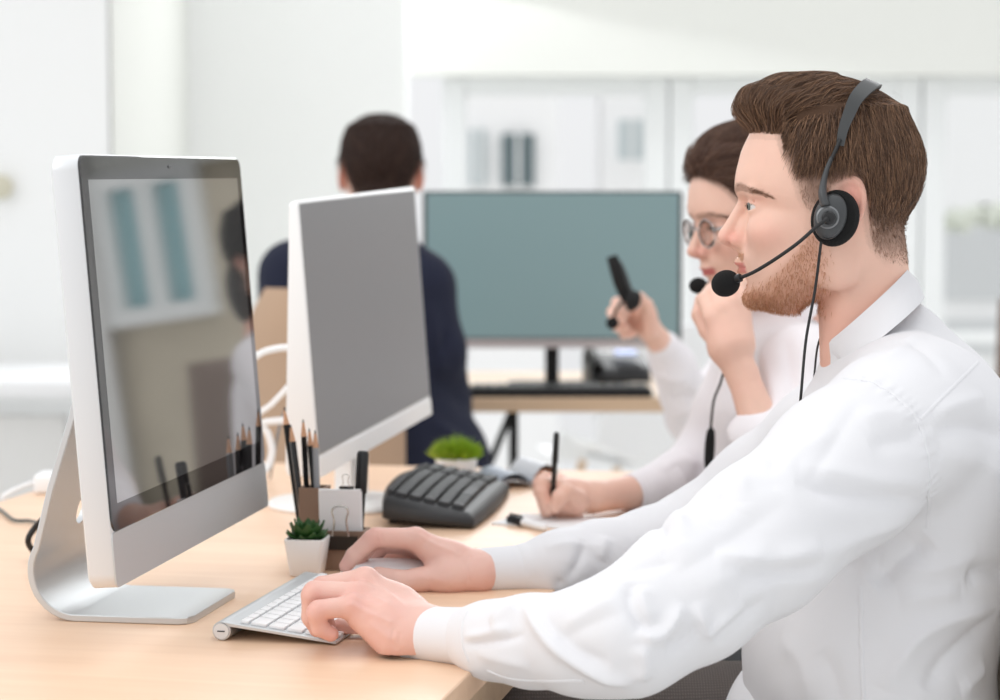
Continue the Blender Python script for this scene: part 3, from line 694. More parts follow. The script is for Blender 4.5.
def _smt(t, sg=4.5):
    ys = np.arange(60, 330, .5); v = np.interp(ys, *zip(*t)); k = np.exp(-(np.arange(-40, 41)*.5/sg)**2/2); k /= k.sum()
    return list(zip(ys, np.convolve(np.pad(v, 40, mode='edge'), k, 'valid')))
FRONT, BACK, WID = _smt(FRONT, 3.6), _smt(BACK, 6), _smt(WID, 6)
def head_sdf(q, woman=False):
    """distance in head units; q columns: x (towards the back), s (side), y (down)"""
    x, s, y = q[:, 0], q[:, 1], q[:, 2]
    a = ip(y, FRONT); b = ip(y, BACK); w = ip(y, WID)
    c = np.minimum(a+88, (a*.45+b*.55)); L = np.where(x < c, c-a, b-c)
    t = np.abs(x-c)/L; v = np.abs(s)/w; pw = np.where(x < c, 2.35-.33*np.clip((y-196)/14, 0, 1)+.2*np.clip((y-285)/15, 0, 1), 2.6)
    g = (t**pw+v**pw)**(1/pw)
    d = (g-1)*np.minimum(L, w)*.9
    d = np.maximum(d, np.maximum(y-313, 112-y))
    # cranium
    tt = np.abs(x-837)/np.where(x < 837, 87, 83); uu = np.abs(y-167)/np.where(y < 167, np.where(x < 837, 81, 79), 78); vv = np.abs(s)/73
    pe = 2.35-.27*np.clip((x-837)/40, 0, 1); gc = (tt**pe+uu**pe+vv**pe)**(1/pe); dc = (gc-1)*72
    d = smin(d, dc, 10)
    S_ = np.stack([x, np.abs(s), y], 1)
    # neck
    xs = q.copy(); xs[:, 1] *= 1.0
    nk = rcone(q, (859, 0, 225), (872, 0, 372), 43 if not woman else 36, 50 if not woman else 44)
    d = smin(d, nk, 9)
    d = smin(d, rcone(S_, (862, 44, 232), (840, 20, 350), 11, 9), 16)     # neck tendon
    # brow ridge, cheekbone, jaw angle
    if not woman: d = smin(d, rcone(S_, (744, 8, 191), (757, 44, 192), 6, 5), 8)
    d = smin(d, ell(S_, (778, 35, 231), (29, 27, 23)), 12)
    d = smin(d, ell(S_, (836, 52, 268), (22, 9, 20)), 14)
    # eye socket
    d = smax(d, -ell(S_, (740.5, 29, 206), (10.5, 15, 9)), 9)
    # nose
    n = rcone(q, (744, 0, 203), (729, 0, 232), 5.2, 7.2)
    n = smin(n, rcone(S_, (746, 4, 222), (741, 9, 240), 5, 6.5), 6)
    n = smin(n, ell(q, (727.5, 0, 237), (9, 9.5, 8)), 4)
    n = smin(n, ell(S_, (739.5, 10.5, 240.5), (8.5, 6.5, 7)), 3)
    n = smin(n, rcone(q, (727, 0, 242), (738, 0, 247), 3.2, 4), 3)
    n = smax(n, -ell(S_, (734, 6.2, 247.5), (6, 3.2, 4.5)), 2)
    d = smin(d, n, 7.5)
    d = smax(d, -(np.abs(ell(S_, (743.5, 15.5, 241), (7, 5, 8)))-.2)*1.0-2.2, 2) if False else d
    # lips
    def lip(z0, x0, r0, zc, xc, sc):
        l = None; N = 7
        pts = [((x0+(xc-x0)*(k/N)**2.0), sc*k/N, z0+(zc-z0)*(k/N)**1.6, r0*(1-(k/N)**2*.75)) for k in range(N+1)]
        for (xa, sa, za, ra), (xb, sb, zb, rb) in zip(pts[:-1], pts[1:]):
            e = rcone(S_, (xa, sa, za), (xb, sb, zb), ra, rb); l = e if l is None else np.minimum(l, e)
        return l
    up = lip(262.0, 739.8, 4.6, 266.5, 755, 23); lo = lip(271.5, 743.6, 5.0, 267.2, 755.5, 22)
    d = smin(d, up, 3.5); 
    d = smin(d, lo, 2.0)
    mouth = lip(266.8, 737, .55, 266.8, 753, 25); d = smax(d, -(mouth-.5), 1.2)
    d = smin(d, ell(q, (756, 0, 298), (11, 17, 10)), 8)                    # chin
    # eyes: lids around a ball
    lid = ell(S_, (763.5, 31, 206.5), (15.0, 16.5, 14.0))
    d = smin(d, lid, 3.2)
    slit = ell(S_, (751, 31.5, 206.6 if not woman else 209), (14, 15.5, 3.1 if not woman else 1.6)); d = smax(d, -slit, 1.2)
    crease = rcone(S_, (746, 20, 200), (757, 45, 201.5), .9, .9); d = smax(d, -crease, 1.5)
    # ears
    e = S_-np.array([846, 76, 207]); ca, sa_ = math.cos(R(12)), math.sin(R(12))
    ex = e[:, 0]*ca+e[:, 2]*sa_; ey = -e[:, 0]*sa_+e[:, 2]*ca; es = e[:, 1]-.28*ex
    E2 = np.stack([ex, es, ey], 1)
    ear = ell(E2, (0, 0, -3), (16, 3.6, 25)); ear = smin(ear, ell(E2, (-3, 0, 22), (8, 3.6, 9)), 5)
    rad = np.sqrt((ex/14.5)**2+((ey+3)/23.5)**2)
    ring = np.sqrt(((rad-1)*14)**2+(es-1.5)**2)-3.0; ring = np.where((ex < -9) & (ey > -12), 9, ring)
    ear = smin(ear, ring, 2); ear = smax(ear, -ell(E2, (-3, 5, 2), (8.5, 5, 13)), 2.5)
    d = smin(d, ear, 4)
    return d
class Head:
    def __init__(s, O, yaw, pitch=0, roll=0, K=1014., woman=False):
        """yaw: direction faced, degrees from +X; pitch: positive looks down"""
        M = Matrix.Rotation(R(yaw), 3, 'Z') @ Matrix.Rotation(R(pitch), 3, 'Y') @ Matrix.Rotation(R(roll), 3, 'X')
        s.Fv, s.Lv, s.Uv = [np.array(M @ Vector(a)) for a in ((1, 0, 0), (0, 1, 0), (0, 0, 1))]
        s.O = np.array(O, float); s.K = K; s.woman = woman; s.side = 1
    def loc(s, p):
        d = (p-s.O)*s.K; return np.stack([830-d@s.Fv, d@s.Lv, 200-d@s.Uv], 1)
    def wor(s, q):
        q = np.atleast_2d(np.asarray(q, float)); return s.O+((830-q[:, :1])*s.Fv+q[:, 1:2]*s.Lv+(200-q[:, 2:3])*s.Uv)/s.K
    def sdf(s, p): return head_sdf(s.loc(p), s.woman)/s.K
def inpoly(x, y, poly):
    r = np.zeros(len(x), bool); n = len(poly)
    for i in range(n):
        x0, y0 = poly[i]; x1, y1 = poly[(i+1) % n]
        c = ((y0 > y) != (y1 > y)) & (x < (x1-x0)*(y-y0)/((y1-y0) or 1e-9)+x0); r ^= c
    return r
HAIRPOLY = [(690, 60), (735, 133), (751, 134), (784, 137), (784, 145), (788, 157), (794, 170), (800, 186), (806, 206), (822, 214), (832, 186), (850, 176), (866, 190), (868, 225), (874, 250), (888, 262), (960, 264), (960, 40)]
HAIRPOLY_W = [(690, 60), (738, 126), (748, 136), (762, 150), (776, 172), (790, 198), (812, 214), (832, 205), (850, 200), (866, 215), (872, 240), (895, 252), (960, 250), (960, 40)]
def noise3(p, sc, seed=0):
    r = np.random.default_rng(seed); o = 0
    for k in range(4):
        d = r.normal(size=3); d /= np.linalg.norm(d); d2 = r.normal(size=3)
        o = o+np.sin(p@d*sc+r.uniform(0, 6.28)+1.3*np.sin(p@d2*sc*.6+k))
    return o/4
def sstep(a, b, x): t = np.clip((x-a)/(b-a), 0, 1); return t*t*(3-2*t)
def mixc(c, col, w): w = np.clip(w, 0, 1)[:, None]; return c*(1-w)+np.array(col[:3])*w
SK = np.array(lin(234, 194, 175)[:3])
def skin_cols(H, V, beard=False, hand=False, base=SK, fade=True, lipc=lin(196, 112, 108), browc=None):
    q = H.loc(V); x, s, y = q[:, 0], np.abs(q[:, 1]), q[:, 2]
    c = np.tile(base, (len(V), 1)); n1 = noise3(q, .12, 3); n2 = noise3(q, .5, 5)
    c = mixc(c, lin(222, 150, 134), .35*np.exp(-(((x-770)/24)**2+((y-235)/16)**2+((s-50)/30)**2))+.05*(n1+1))
    c = mixc(c, lin(222, 138, 124), .5*np.exp(-(((x-732)/13)**2+((y-238)/9)**2)))                        # nose
    c = mixc(c, lin(226, 140, 124), .75*np.exp(-(((x-850)/14)**2+((y-204)/28)**2+((s-82)/12)**2)))      # ears
    c = mixc(c, lin(214, 150, 134), .3*np.exp(-(((x-760)/14)**2+((y-200)/7)**2)))
    c = mixc(c, lin(216, 152, 134), .38*sstep(262, 330, y)*sstep(780, 820, x))
    # lips
    ym = 266.8
    lw = sstep(6.2, 4.6, np.abs(y-ym-(.9)))*(s < 23.5)*(x < 757)*np.clip((24-s)/6, 0, 1)
    c = mixc(c, lipc, lw*.9)
    if fade:
        poly = HAIRPOLY_W if H.woman else HAIRPOLY
        # soft edge of the hair: sample the polygon around
        w = np.zeros(len(V))
        for dx, dy in ((0, 0), (5, 0), (-5, 0), (0, 6), (0, -6), (8, 6), (-6, 8)): w += inpoly(x+dx, y+dy, poly)/7
        w *= ((y < 278) & (x > 740))
        low = sstep(158, 205, y)*(x < 862)+sstep(205, 262, y)*(x >= 862)
        lowf = np.clip(.90-.22*low, 0, 1)*(1-.75*sstep(238, 268, y)*(x >= 862))*(1-.6*sstep(190, 216, y)*(x < 850))
        c = mixc(c, H.hairc, w*lowf*(.93+.1*n2))
    bc_ = ip(s, [(5, 190), (20, 187.5), (35, 187), (50, 191), (60, 197)]); bt = 4.0*ip(s, [(3, .5), (12, 1), (42, .85), (62, .3)])
    c = mixc(c, lin(132, 94, 74), (.62 if beard else .45)*sstep(bt+1.6, bt-1, np.abs(y-bc_))*(s > 4)*(s < 61)*(x < 800))
    if beard:
        line = ip(x, [(740, 262), (752, 283), (765, 281), (785, 262), (800, 244), (812, 226), (840, 222)])
        bw = sstep(-5, 12, y-line)*sstep(840, 812, x)*sstep(322, 312, y)
        mus = np.exp(-(((y-256)/4.5)**2))*(x < 752)*(x > 730)*(s < 22)
        chinp = np.exp(-(((y-300)/12)**2+((x-765)/30)**2))
        c = mixc(c, lin(188, 130, 98), (.5+.12*n2)*bw+.25*chinp*bw); c = mixc(c, lin(200, 150, 112), .5*mus)
    return np.concatenate([c, np.ones((len(c), 1))], 1)
def strand_mesh(P_, rad, cols=None):
    """P_ (N,K,3) strand points, rad (N,) -> triangular ribbons tapering to the tip"""
    N, K, _ = P_.shape
    t = np.gradient(P_, axis=1); t /= np.linalg.norm(t, axis=2, keepdims=True)+1e-12
    ref = RNG.normal(size=(N, 1, 3)); a = np.cross(t, ref); a /= np.linalg.norm(a, axis=2, keepdims=True)+1e-12; b = np.cross(t, a)
    tp = np.linspace(1, .25, K)[None, :, None]*rad[:, None, None]
    rings = np.stack([P_+tp*(math.cos(k*2.0944)*a+math.sin(k*2.0944)*b) for k in range(3)], 2)  # N,K,3,3
    V = rings.reshape(-1, 3); base = (np.arange(N)*K*3)[:, None, None]
    kk = (np.arange(K-1)*3)[None, :, None]; j = np.arange(3)[None, None, :]; j2 = (j+1) % 3
    Q = np.stack([base+kk+j, base+kk+j2, base+kk+3+j2, base+kk+3+j], -1).reshape(-1, 4)
    C_ = None if cols is None else np.repeat(cols, K*3, 0)
    return V, Q, C_
def grow(f, roots, dirs, length, off, K=8, bend=None, flow=None, lift=.0, Tf=None):
    """strands that follow the surface f at a growing height off"""
    p = roots.copy(); out = [p.copy()]; d = dirs.copy(); st = length/(K-1)
    for k in range(1, K):
        n = grad(f, p, 4e-4)
        if flow is not None: d = flow(p, d, k)
        d = d-(d*n).sum(1)[:, None]*n; d /= np.linalg.norm(d, axis=1)[:, None]+1e-9
        p = p+d*st[:, None]
        v = f(p); tgt = (off if Tf is None else np.minimum(off*Tf(p), off*1e3))*min(1, k/(K*.2))
        p = p+grad(f, p, 4e-4)*(tgt-v)[:, None]
        out.append(p.copy())
    return np.stack(out, 1)
def scatter(V, Q, w, n):
    """n random surface points on quads weighted by w (per quad)"""
    a, b, c, d = V[Q[:, 0]], V[Q[:, 1]], V[Q[:, 2]], V[Q[:, 3]]
    ar = np.linalg.norm(np.cross(c-a, d-b), axis=1)*w; ar /= ar.sum()
    i = RNG.choice(len(Q), n, p=ar); u, v = RNG.random((n, 1)), RNG.random((n, 1))
    return (a[i]*(1-u)+b[i]*u)*(1-v)+(d[i]*(1-u)+c[i]*u)*v
def eyes(H, body, look=(0, 0), iris=None):
    for sd in (1, -1):
        c = np.array([763.0, 31*sd, 206.5]); n = 28; m = 20; Vv = []; r_ = 13.6
        sp = sphere((0, 0, 0), 1, n, m); w = H.wor(np.array([[c[0]+q[0]*r_, c[1]+q[1]*r_, c[2]+q[2]*r_] for q in sp[0]]))
        o = wobj('eye', (w, [f[::1] for f in sp[1]]), M_eyew, body, sharp=0)
        # iris cap facing forward
        rings = []
        for rr in (5.4, 5.0, 4.4, 3.0, 1.2, .01):
            pts = []
            for k in range(20):
                a_ = 2*math.pi*k/20; yy, ss = rr*math.cos(a_)+look[1], rr*math.sin(a_)+look[0]*1
                pts.append((c[0]-math.sqrt(max(r_*r_-yy*yy-ss*ss, 1))-.35-.5*(1-rr/6.1), c[1]+ss, c[2]+yy))
            rings.append(H.wor(np.array(pts)))
        wobj('iris', loft(rings), iris or M_iris, o, sharp=0)
        wobj('pupil', loft([H.wor(np.array([(c[0]-math.sqrt(r_*r_-look[1]**2-look[0]**2)-1.1-j, c[1]+look[0]+rr*math.cos(a_), c[2]+look[1]+rr*math.sin(a_)) for a_ in [2*math.pi*k/14 for k in range(14)]])) for rr, j in ((2.3, 0), (1.8, .15), (.01, .2))]), M_blackm, o, sharp=0)
def headset(name, H, label, mic, cat='headset', pad_side=1, foam=12.5, knee=None, band=True):
    """over-ear call-centre headset worn on head H; mic in head units"""
    o = H.wor([[834, 92*pad_side, 218]])[0]; e = empty(name, tuple(o), 0, label, cat)
    def L(q): return H.wor(q)
    sd = pad_side
    def disc(c, prof, ax_x, ax_y, tilt=R(14), n=40):
        rings = []
        for r_, h_ in prof:
            pts = []
            for k in range(n):
                a_ = 2*math.pi*k/n; u_, v_ = r_*ax_x*math.cos(a_), r_*ax_y*math.sin(a_)
                pts.append((c[0]+u_*math.cos(tilt)-v_*math.sin(tilt), c[1]*sd+h_*sd+.0, c[2]+u_*math.sin(tilt)+v_*math.cos(tilt)))
            rings.append(L(pts))
        return loft(rings if sd > 0 else rings[::-1])
    for side in ((1, -1) if band else (1,)):
        sd = side
        wobj('ear_pad', disc((835, 80, 217.5), [(.3, -1), (.86, 0), (.98, 4), (1, 8), (.94, 12), (.8, 14.5), (.3, 15)], 23, 27.5), M_foam, e, sharp=0)
        wobj('ear_cup', disc((830.5, 91, 216), [(.9, 0), (1, 3), (.97, 7), (.86, 10), (.6, 12.5), (.2, 13)], 15.5, 22.5), M_dgrey, e, sharp=50)
    sd = pad_side
    wobj('boom_ring', disc((828, 103, 216.5), [(1.0, 0), (1, 2), (.86, 3), (.74, 2.2), (.1, 2.2)], 11, 11), mat('silver_ring', lin(120, 122, 124), .35, metal=.4), e, sharp=40)
    wobj('boom_hub', disc((829, 104, 217), [(1.0, 0), (1, 4), (.8, 5.5), (.1, 6)], 6.5, 6.5), M_black, e, sharp=40)
    for k in range(9):
        a_ = R(60+k*9); wobj('vent_dot', disc((829+16*math.cos(a_)*.62-1, 99.5, 217+19.5*math.sin(a_)), [(1, 0), (.1, .6)], .9, .9, n=8), M_blackm, e) if k % 1 == 0 else None
    bpts = [(829, 109*sd, 217), (818, 110*sd, 225), (800, 106*sd, 241)]+(knee or [(778, 94*sd, 257), (757, 80*sd, 270)])+[tuple(mic)]
    bm_ = spline(bpts, 8); wobj('boom', tube([L(b_)[0] for b_ in bm_], [(.0029 if i < 3 else .0018)*1014/H.K for i in range(len(bm_))], 10), M_rubber, e, sharp=0)
    m0 = np.array(mic, float); dv = m0-np.array(bpts[-2]); dv /= np.linalg.norm(dv)
    wobj('boom_tip', tube([L(m0-dv*6)[0], L(m0-dv*5)[0], L(m0+dv*4)[0]], [.003*1014/H.K, .0042*1014/H.K, .0042*1014/H.K], 14), M_black, e, sharp=40)
    cen = m0+dv*foam*1.05
    sp = sphere((0, 0, 0), 1, 28, 20); a1 = np.cross(dv, [0, 0, 1]); a1 /= np.linalg.norm(a1); a2 = np.cross(dv, a1)
    pts = np.array([cen+dv*q[2]*foam*1.12+a1*q[0]*foam*.98+a2*q[1]*foam*.98 for q in sp[0]]); wobj('mic_foam', (L(pts), sp[1]), M_foam, e, sharp=0)
    if not band: return e
    for side in (1, -1):
        # arm from cup up to the band, then the band over the crown
        arm = [(826, 100, 206), (823, 98, 194), (824, 92, 182), (827, 87, 170), (831, 83.5, 160)]
        wobj('arm', tube([L((a_, b_*side, c_))[0] for a_, b_, c_ in arm], [.0095, .0085, .0062, .0046, .0040], 12, smooth=6, flat=.5, up=tuple(H.Fv)), M_dgrey, e, sharp=0)
        s2 = [(830, 83.5, 163), (835, 82.5, 152), (839, 82, 142)]
        wobj('slider', tube([L((a_, b_*side, c_))[0] for a_, b_, c_ in s2], [.0040, .0046, .0046], 8, flat=.45, up=tuple(H.Fv)), M_black, e, sharp=30)
    arc = [(839, 82, 148), (842, 81, 132), (847, 78.5, 118), (853, 75, 104), (860, 64, 95), (867, 45, 88), (871, 22, 85), (872, 0, 84)]; full = arc+[(a_, -b_, c_) for a_, b_, c_ in arc[:-1][::-1]]
    cs = spline(full, 6); rings = []
    for i, c_ in enumerate(cs):
        wdt = 3.8+4.6*math.sin(math.pi*i/(len(cs)-1))**1.0; t_ = cs[min(i+1, len(cs)-1)]-cs[max(i-1, 0)]; t_ /= np.linalg.norm(t_)
        fwd = np.array([1, 0, 0.42]); fwd -= fwd@t_*t_; fwd /= np.linalg.norm(fwd); nn = np.cross(t_, fwd)
        rings.append(L([c_+fwd*sx*wdt+nn*sy*1.2 for sx, sy in ((-1, -1), (1, -1), (1, 1), (-1, 1))]))
    wobj('headband', loft(rings), mat('headband_grey', lin(62, 64, 65), .5), e, sharp=40)
    return e
def hand_sdf(p, palm, fingers, kp=.009, kf=.0012, kj=.006):
    d = None
    for a, b in palm:
        e = rcone(p, a[0], b[0], a[1], b[1]); d = e if d is None else smin(d, e, kp)
    f = None
    for ch in fingers:
        e = chain(p, ch, .0022); f = e if f is None else smin(f, e, kf)
    return smin(d, f, kj)
def poly_fold(V, N, d, pts3, amp, w, taper=True):
    """ridge (amp>0) or valley (amp<0) along a 3D polyline, added to displacement d"""
    pts3 = np.array(spline(pts3, 5)); lo = pts3.min(0)-3*w; hi = pts3.max(0)+3*w
    m = ((V > lo) & (V < hi)).all(1); q = V[m]
    if not len(q): return
    best = np.full(len(q), 9.); tt = np.zeros(len(q)); n = len(pts3)-1
    for i in range(n):
        a, b = pts3[i], pts3[i+1]; ab = b-a; t = np.clip((q-a)@ab/(ab@ab+1e-12), 0, 1)
        r_ = np.linalg.norm(q-a-t[:, None]*ab, axis=1); c = r_ < best; best[c] = r_[c]; tt[c] = (i+t[c])/n
    k = amp*np.exp(-(best/w)**1.6)
    if taper: k = k*np.clip(np.minimum(tt, 1-tt)/.22, 0, 1)**.7
    d[m] += k
def folds(base, V, N, disp, lst, y1=3.4):
    for pts, amp, w in lst:
        if abs(amp) > .0013: amp *= 1.35; w *= .9
        q, ok = raycast(base, pts, 1.2, y1)
        if ok.sum() >= 2: poly_fold(V, N, disp, q[ok], amp, w, abs(amp) > .0011)
def cloth(base, lo, hi, h, lst, amp=.0012, sc=38., y1=3.4, seed=1, extra=None):
    V, Q = nets(base, lo, hi, h); N = grad(base, V)
    disp = np.zeros(len(V)); folds(base, V, N, disp, lst, y1)
    disp += amp*noise3(V*[1, 1, 1], sc, seed)+amp*.6*noise3(V, sc*2.3, seed+1)
    if extra is not None: disp += extra(V)
    return V+N*disp[:, None], Q
def ecuff(a, b, ra, rb, th=.0016, squash=1., n=40, up=(0, 0, 1)):
    """open cuff: elliptical tube with thickness from a to b"""
    a, b = np.array(a), np.array(b); t = (b-a)/np.linalg.norm(b-a); s = np.cross(t, up); s /= np.linalg.norm(s); u = np.cross(s, t)
    rings = []
    for k, r_, i in ((0, ra, 0), (.02, ra, 0), (.25, ra*.55+rb*.45, 0), (.6, ra*.25+rb*.75, 0), (.93, rb, 0), (.985, rb*1.0, 0), (1., rb*.985, 0), (1., rb*.985-th, 0), (.9, rb-th*1.6, 0), (.0, ra-th*1.6, 0)):
        c = a+(b-a)*k; rings.append([c+r_*(squash*math.cos(q)*s+math.sin(q)*u) for q in [2*math.pi*j/n for j in range(n)]])
    rings.append(rings[0])
    return loft(rings, cap=False)
HM = Head(P(830, 200, 2.17), 171.5); HM.hairc = lin(104, 78, 62)
# ----- base shape of the man's shirt -----
sh = [(P(884, 352, 2.13), .048), (P(893, 420, 2.005), .066)]
armL = pc((893, 432, 2.00, .070), (845, 470, 1.965, .068), (760, 540, 1.90, .063), (690, 592, 1.86, .0575), (628, 632, 1.835, .050))
foreL = pc((628, 634, 1.835, .050), (585, 642, 1.85, .0445), (530, 641, 1.885, .0385), (492, 640, 1.91, .0325), (462, 636, 1.935, .0255))
armR = pc((885, 415, 2.34, .066), (830, 440, 2.37, .062), (760, 490, 2.41, .055), (700, 530, 2.42, .046))
foreR = pc((700, 530, 2.42, .046), (650, 549, 2.39, .0425), (600, 560, 2.36, .0410), (560, 566, 2.335, .0365), (527, 569, 2.325, .0280))
def man_shirt(p):
    d = ell(p, P(905, 492, 2.17), (.120, .165, .165))
    d = smin(d, ell(p, P(868, 650, 2.17), (.124, .160, .20)), .05)
    d = smin(d, ell(p, P(880, 790, 2.17), (.135, .172, .12)), .05)
    d = smin(d, rcone(p, P(899, 338, 2.17), P(930, 470, 2.17), .036, .105), .035)
    d = smin(d, rcone(p, P(867, 381, 2.17), P(864, 445, 2.17), .047, .075), .02)
    for s_ in (2.02, 2.32):
        d = smin(d, rcone(p, P(890, 362, 2.17), P(905, 425, s_), .044, .070), .03)
        d = smin(d, ell(p, P(930, 450, s_+(.04 if s_ < 2.17 else -.04)), (.085, .07, .10)), .03)
    aL = smin(chain(p, armL, .02), chain(p, foreL, .015), .022)
    aR = smin(chain(p, armR, .02), chain(p, foreR, .015), .02)
    d = smin(d, smin(aL, aR, .001), .022)
    # opening for the neck
    q = HM.loc(p)
    d = smax(d, -(rcone(q, (858, 0, 300), (872, 0, 316), 46, 38)/HM.K), .008)
    return d
L_wrist = P(428, 631, 1.965)
handL = dict(palm=[
    (( P(462, 636, 1.94), .021), (P(428, 631, 1.965), .0215)),
    ((P(428, 631, 1.965), .0215), (P(396, 606, 2.0), .019)), ((P(396, 606, 2.0), .019), (P(366, 580, 2.015), .0105)),
    ((P(428, 634, 1.955), .0205), (P(402, 636, 1.957), .0185)), ((P(402, 636, 1.957), .0185), (P(376, 618, 1.960), .0155)), ((P(405, 626, 1.96), .020), (P(385, 620, 1.960), .0175)), ((P(385, 622, 1.960), .0175), (P(353, 606, 1.957), .0108)),
    ((P(405, 622, 1.975), .020), (P(360, 594, 1.975), .0112)), ((P(412, 640, 1.955), .0165), (P(392, 638, 1.955), .0160)),
    ((P(392, 638, 1.955), .0160), (P(360, 618, 1.96), .0112)), ((P(405, 615, 1.99), .019), (P(366, 581, 1.995), .0115)),
    ((P(420, 632, 2.0), .018), (P(385, 622, 2.02), .016))],
    fingers=[
    pc((353, 606, 1.957, .0100), (318, 610, 1.950, .0088), (316, 613, 1.950, .0086), (320, 628, 1.955, .0078), (331, 634, 1.958, .0070)),
    pc((360, 594, 1.975, .0108), (314, 592, 1.972, .0098), (312, 595, 1.972, .0096), (311, 617, 1.976, .0085), (317, 629, 1.980, .0074)),
    pc((366, 580, 1.995, .0112), (322, 587, 1.996, .0098), (318, 592, 1.996, .0096), (315, 614, 2.0, .0086), (322, 630, 2.005, .0075)),
    pc((367, 581, 2.015, .0110), (330, 588, 2.022, .0098), (326, 592, 2.022, .0094), (322, 612, 2.03, .0084), (328, 625, 2.035, .0074)),
    pc((410, 628, 2.02, .015), (385, 632, 2.04, .0125), (358, 632, 2.045, .0105), (340, 628, 2.045, .009))])
handR = dict(palm=[
    ((P(520, 567, 2.32), .020), (P(478, 571, 2.31), .0205)),
    ((P(478, 571, 2.31), .0205), (P(448, 561, 2.31), .0215)), ((P(448, 561, 2.31), .0215), (P(416, 539, 2.305), .0115)),
    ((P(448, 558, 2.33), .019), (P(412, 539, 2.335), .0115)), ((P(448, 562, 2.35), .018), (P(410, 543, 2.362), .0112)),
    ((P(450, 568, 2.365), .016), (P(410, 552, 2.385), .0108)),
    ((P(478, 574, 2.30), .0195), (P(448, 577, 2.292), .0165)), ((P(448, 577, 2.292), .0165), (P(416, 580, 2.288), .0115))],
    fingers=[
    pc((416, 539, 2.305, .0118), (376, 537, 2.295, .0100), (372, 539, 2.295, .0098), (354, 555, 2.295, .0086), (346, 566, 2.297, .0074)),
    pc((412, 540, 2.335, .0115), (376, 540, 2.335, .0100), (372, 543, 2.335, .0096), (360, 557, 2.34, .0085), (354, 567, 2.342, .0074)),
    pc((410, 544, 2.362, .0112), (383, 545, 2.365, .0096), (380, 548, 2.365, .0092), (372, 560, 2.37, .0082), (367, 569, 2.373, .0072)),
    pc((410, 553, 2.385, .0100), (393, 554, 2.395, .0086), (390, 556, 2.395, .0082), (383, 564, 2.398, .0074), (379, 571, 2.40, .0066)),
    pc((420, 580, 2.288, .0115), (400, 580, 2.283, .0102), (396, 579, 2.283, .0098), (378, 575, 2.288, .0086))])
def man_legs(p):
    d = None
    for y, hx, kx in ((2.07, .385, -.08), (2.28, .385, -.06)):
        for e in (rcone(p, (hx, y, .575), (kx, y, .600), .092, .066), rcone(p, (kx, y, .600), (kx+.03, y, .30), .064, .056), rcone(p, (kx+.03, y, .30), (kx+.02, y, .10), .058, .052)):
            d = e if d is None else smin(d, e, .02)
    return smin(d, ell(p, (.40, 2.175, .56), (.135, .19, .10)), .04)
def man_skin(p):
    d = np.maximum(HM.sdf(p), (HM.loc(p)[:, 2]-392)/HM.K)
    return d
def man_all(p):
    d = smin(man_skin(p), man_shirt(p)+.016, .01); d = smin(d, man_legs(p)+.010, .01)
    return d
hl = hand_sdf
def bounds(H, x0=700, x1=945, s=105, y0=75, y1=392):
    c = H.wor(np.array([[x, a, y] for x in (x0, x1) for a in (-s, s) for y in (y0, y1)])); return c.min(0), c.max(0)
lo, hi = bounds(HM)
hv, hq = nets(man_skin, lo, hi, .0016)
lv, lq = nets(lambda p: hand_sdf(p, **handL), P(300, 665, 1.90)*[1, 1, 1]-[.01, 0, .0], P(475, 560, 2.08)+[.0, 0, .01], .0013)
rv, rq = nets(lambda p: hand_sdf(p, **handR), P(330, 605, 2.24)*[1, 1, 1]-[.01, 0, .02], P(535, 515, 2.43)+[.0, 0, .02], .0015)
coreL = [(c_, .0125) for c_, _ in armL+foreL]+[(P(440, 633, 1.955), .0125)]; coreR = [(c_, .0125) for c_, _ in armR+foreR]+[(P(495, 570, 2.315), .0125)]
bv, bq = nets(lambda p: np.maximum(smin(np.minimum(man_shirt(p)+.016, np.minimum(chain(p, coreL), chain(p, coreR))), man_legs(p)+.010, .006), (345-HM.loc(p)[:, 2])/HM.K), (-.2, 1.72, .06), (.62, 2.56, 1.12), .0065)
def bridged(*ms):
    """join chunks of one body into one connected mesh with hidden linking faces"""
    V, Q = njoin(*ms); off = np.cumsum([0]+[len(m[0]) for m in ms]); ex = []
    b0 = off[-2]; B = ms[-1][0]
    for k in range(len(ms)-1):
        A = ms[k][0]; ia = np.arange(0, len(A), max(1, len(A)//900)); ib = np.arange(0, len(B), max(1, len(B)//2500))
        d = np.linalg.norm(A[ia][:, None]-B[ib][None], axis=2); i, j = np.unravel_index(d.argmin(), d.shape)
        qa = ms[k][1][(ms[k][1] == ia[i]).any(1)][0]; qb = ms[-1][1][(ms[-1][1] == ib[j]).any(1)][0]
        ex.append([qa[0]+off[k], qa[1]+off[k], qb[0]+b0, qb[1]+b0])
    return V, np.concatenate([Q, np.array(ex)])
def hand_relief(f, V, lst, sc):
    N = grad(f, V); d = np.zeros(len(V)); folds(f, V, N, d, lst, 2.6); d += .00022*noise3(V, 260, 2)+.00035*noise3(V, 110, 4); return V+N*d[:, None]
lv = hand_relief(lambda p: hand_sdf(p, **handL), lv, [([(362, 571), (376, 582), (392, 596), (408, 610)], .0012, .0032), ([(360, 588), (376, 598), (394, 610)], .0012, .003), ([(352, 604), (368, 612), (390, 622)], .0011, .003),
    ([(352, 579), (364, 590), (380, 602)], -.0011, .0035), ([(350, 597), (362, 604), (378, 613)], -.0012, .003), ([(396, 648), (392, 640), (394, 630)], -.0007, .0015), ([(402, 652), (399, 644), (400, 634)], -.0006, .0014), ([(368, 622), (384, 634), (396, 642)], .0012, .005)], 1)
rv = hand_relief(lambda p: hand_sdf(p, **handR), rv, [([(416, 533), (436, 545), (462, 556)], .0012, .003), ([(408, 560), (420, 566), (440, 570)], -.0013, .005), ([(415, 575), (440, 580), (466, 583)], .0012, .005), ([(376, 532), (377, 537), (378, 541)], -.0006, .0014), ([(381, 532), (382, 537), (383, 541)], -.0005, .0014), ([(470, 556), (466, 566), (468, 580)], -.0008, .002)], 1)
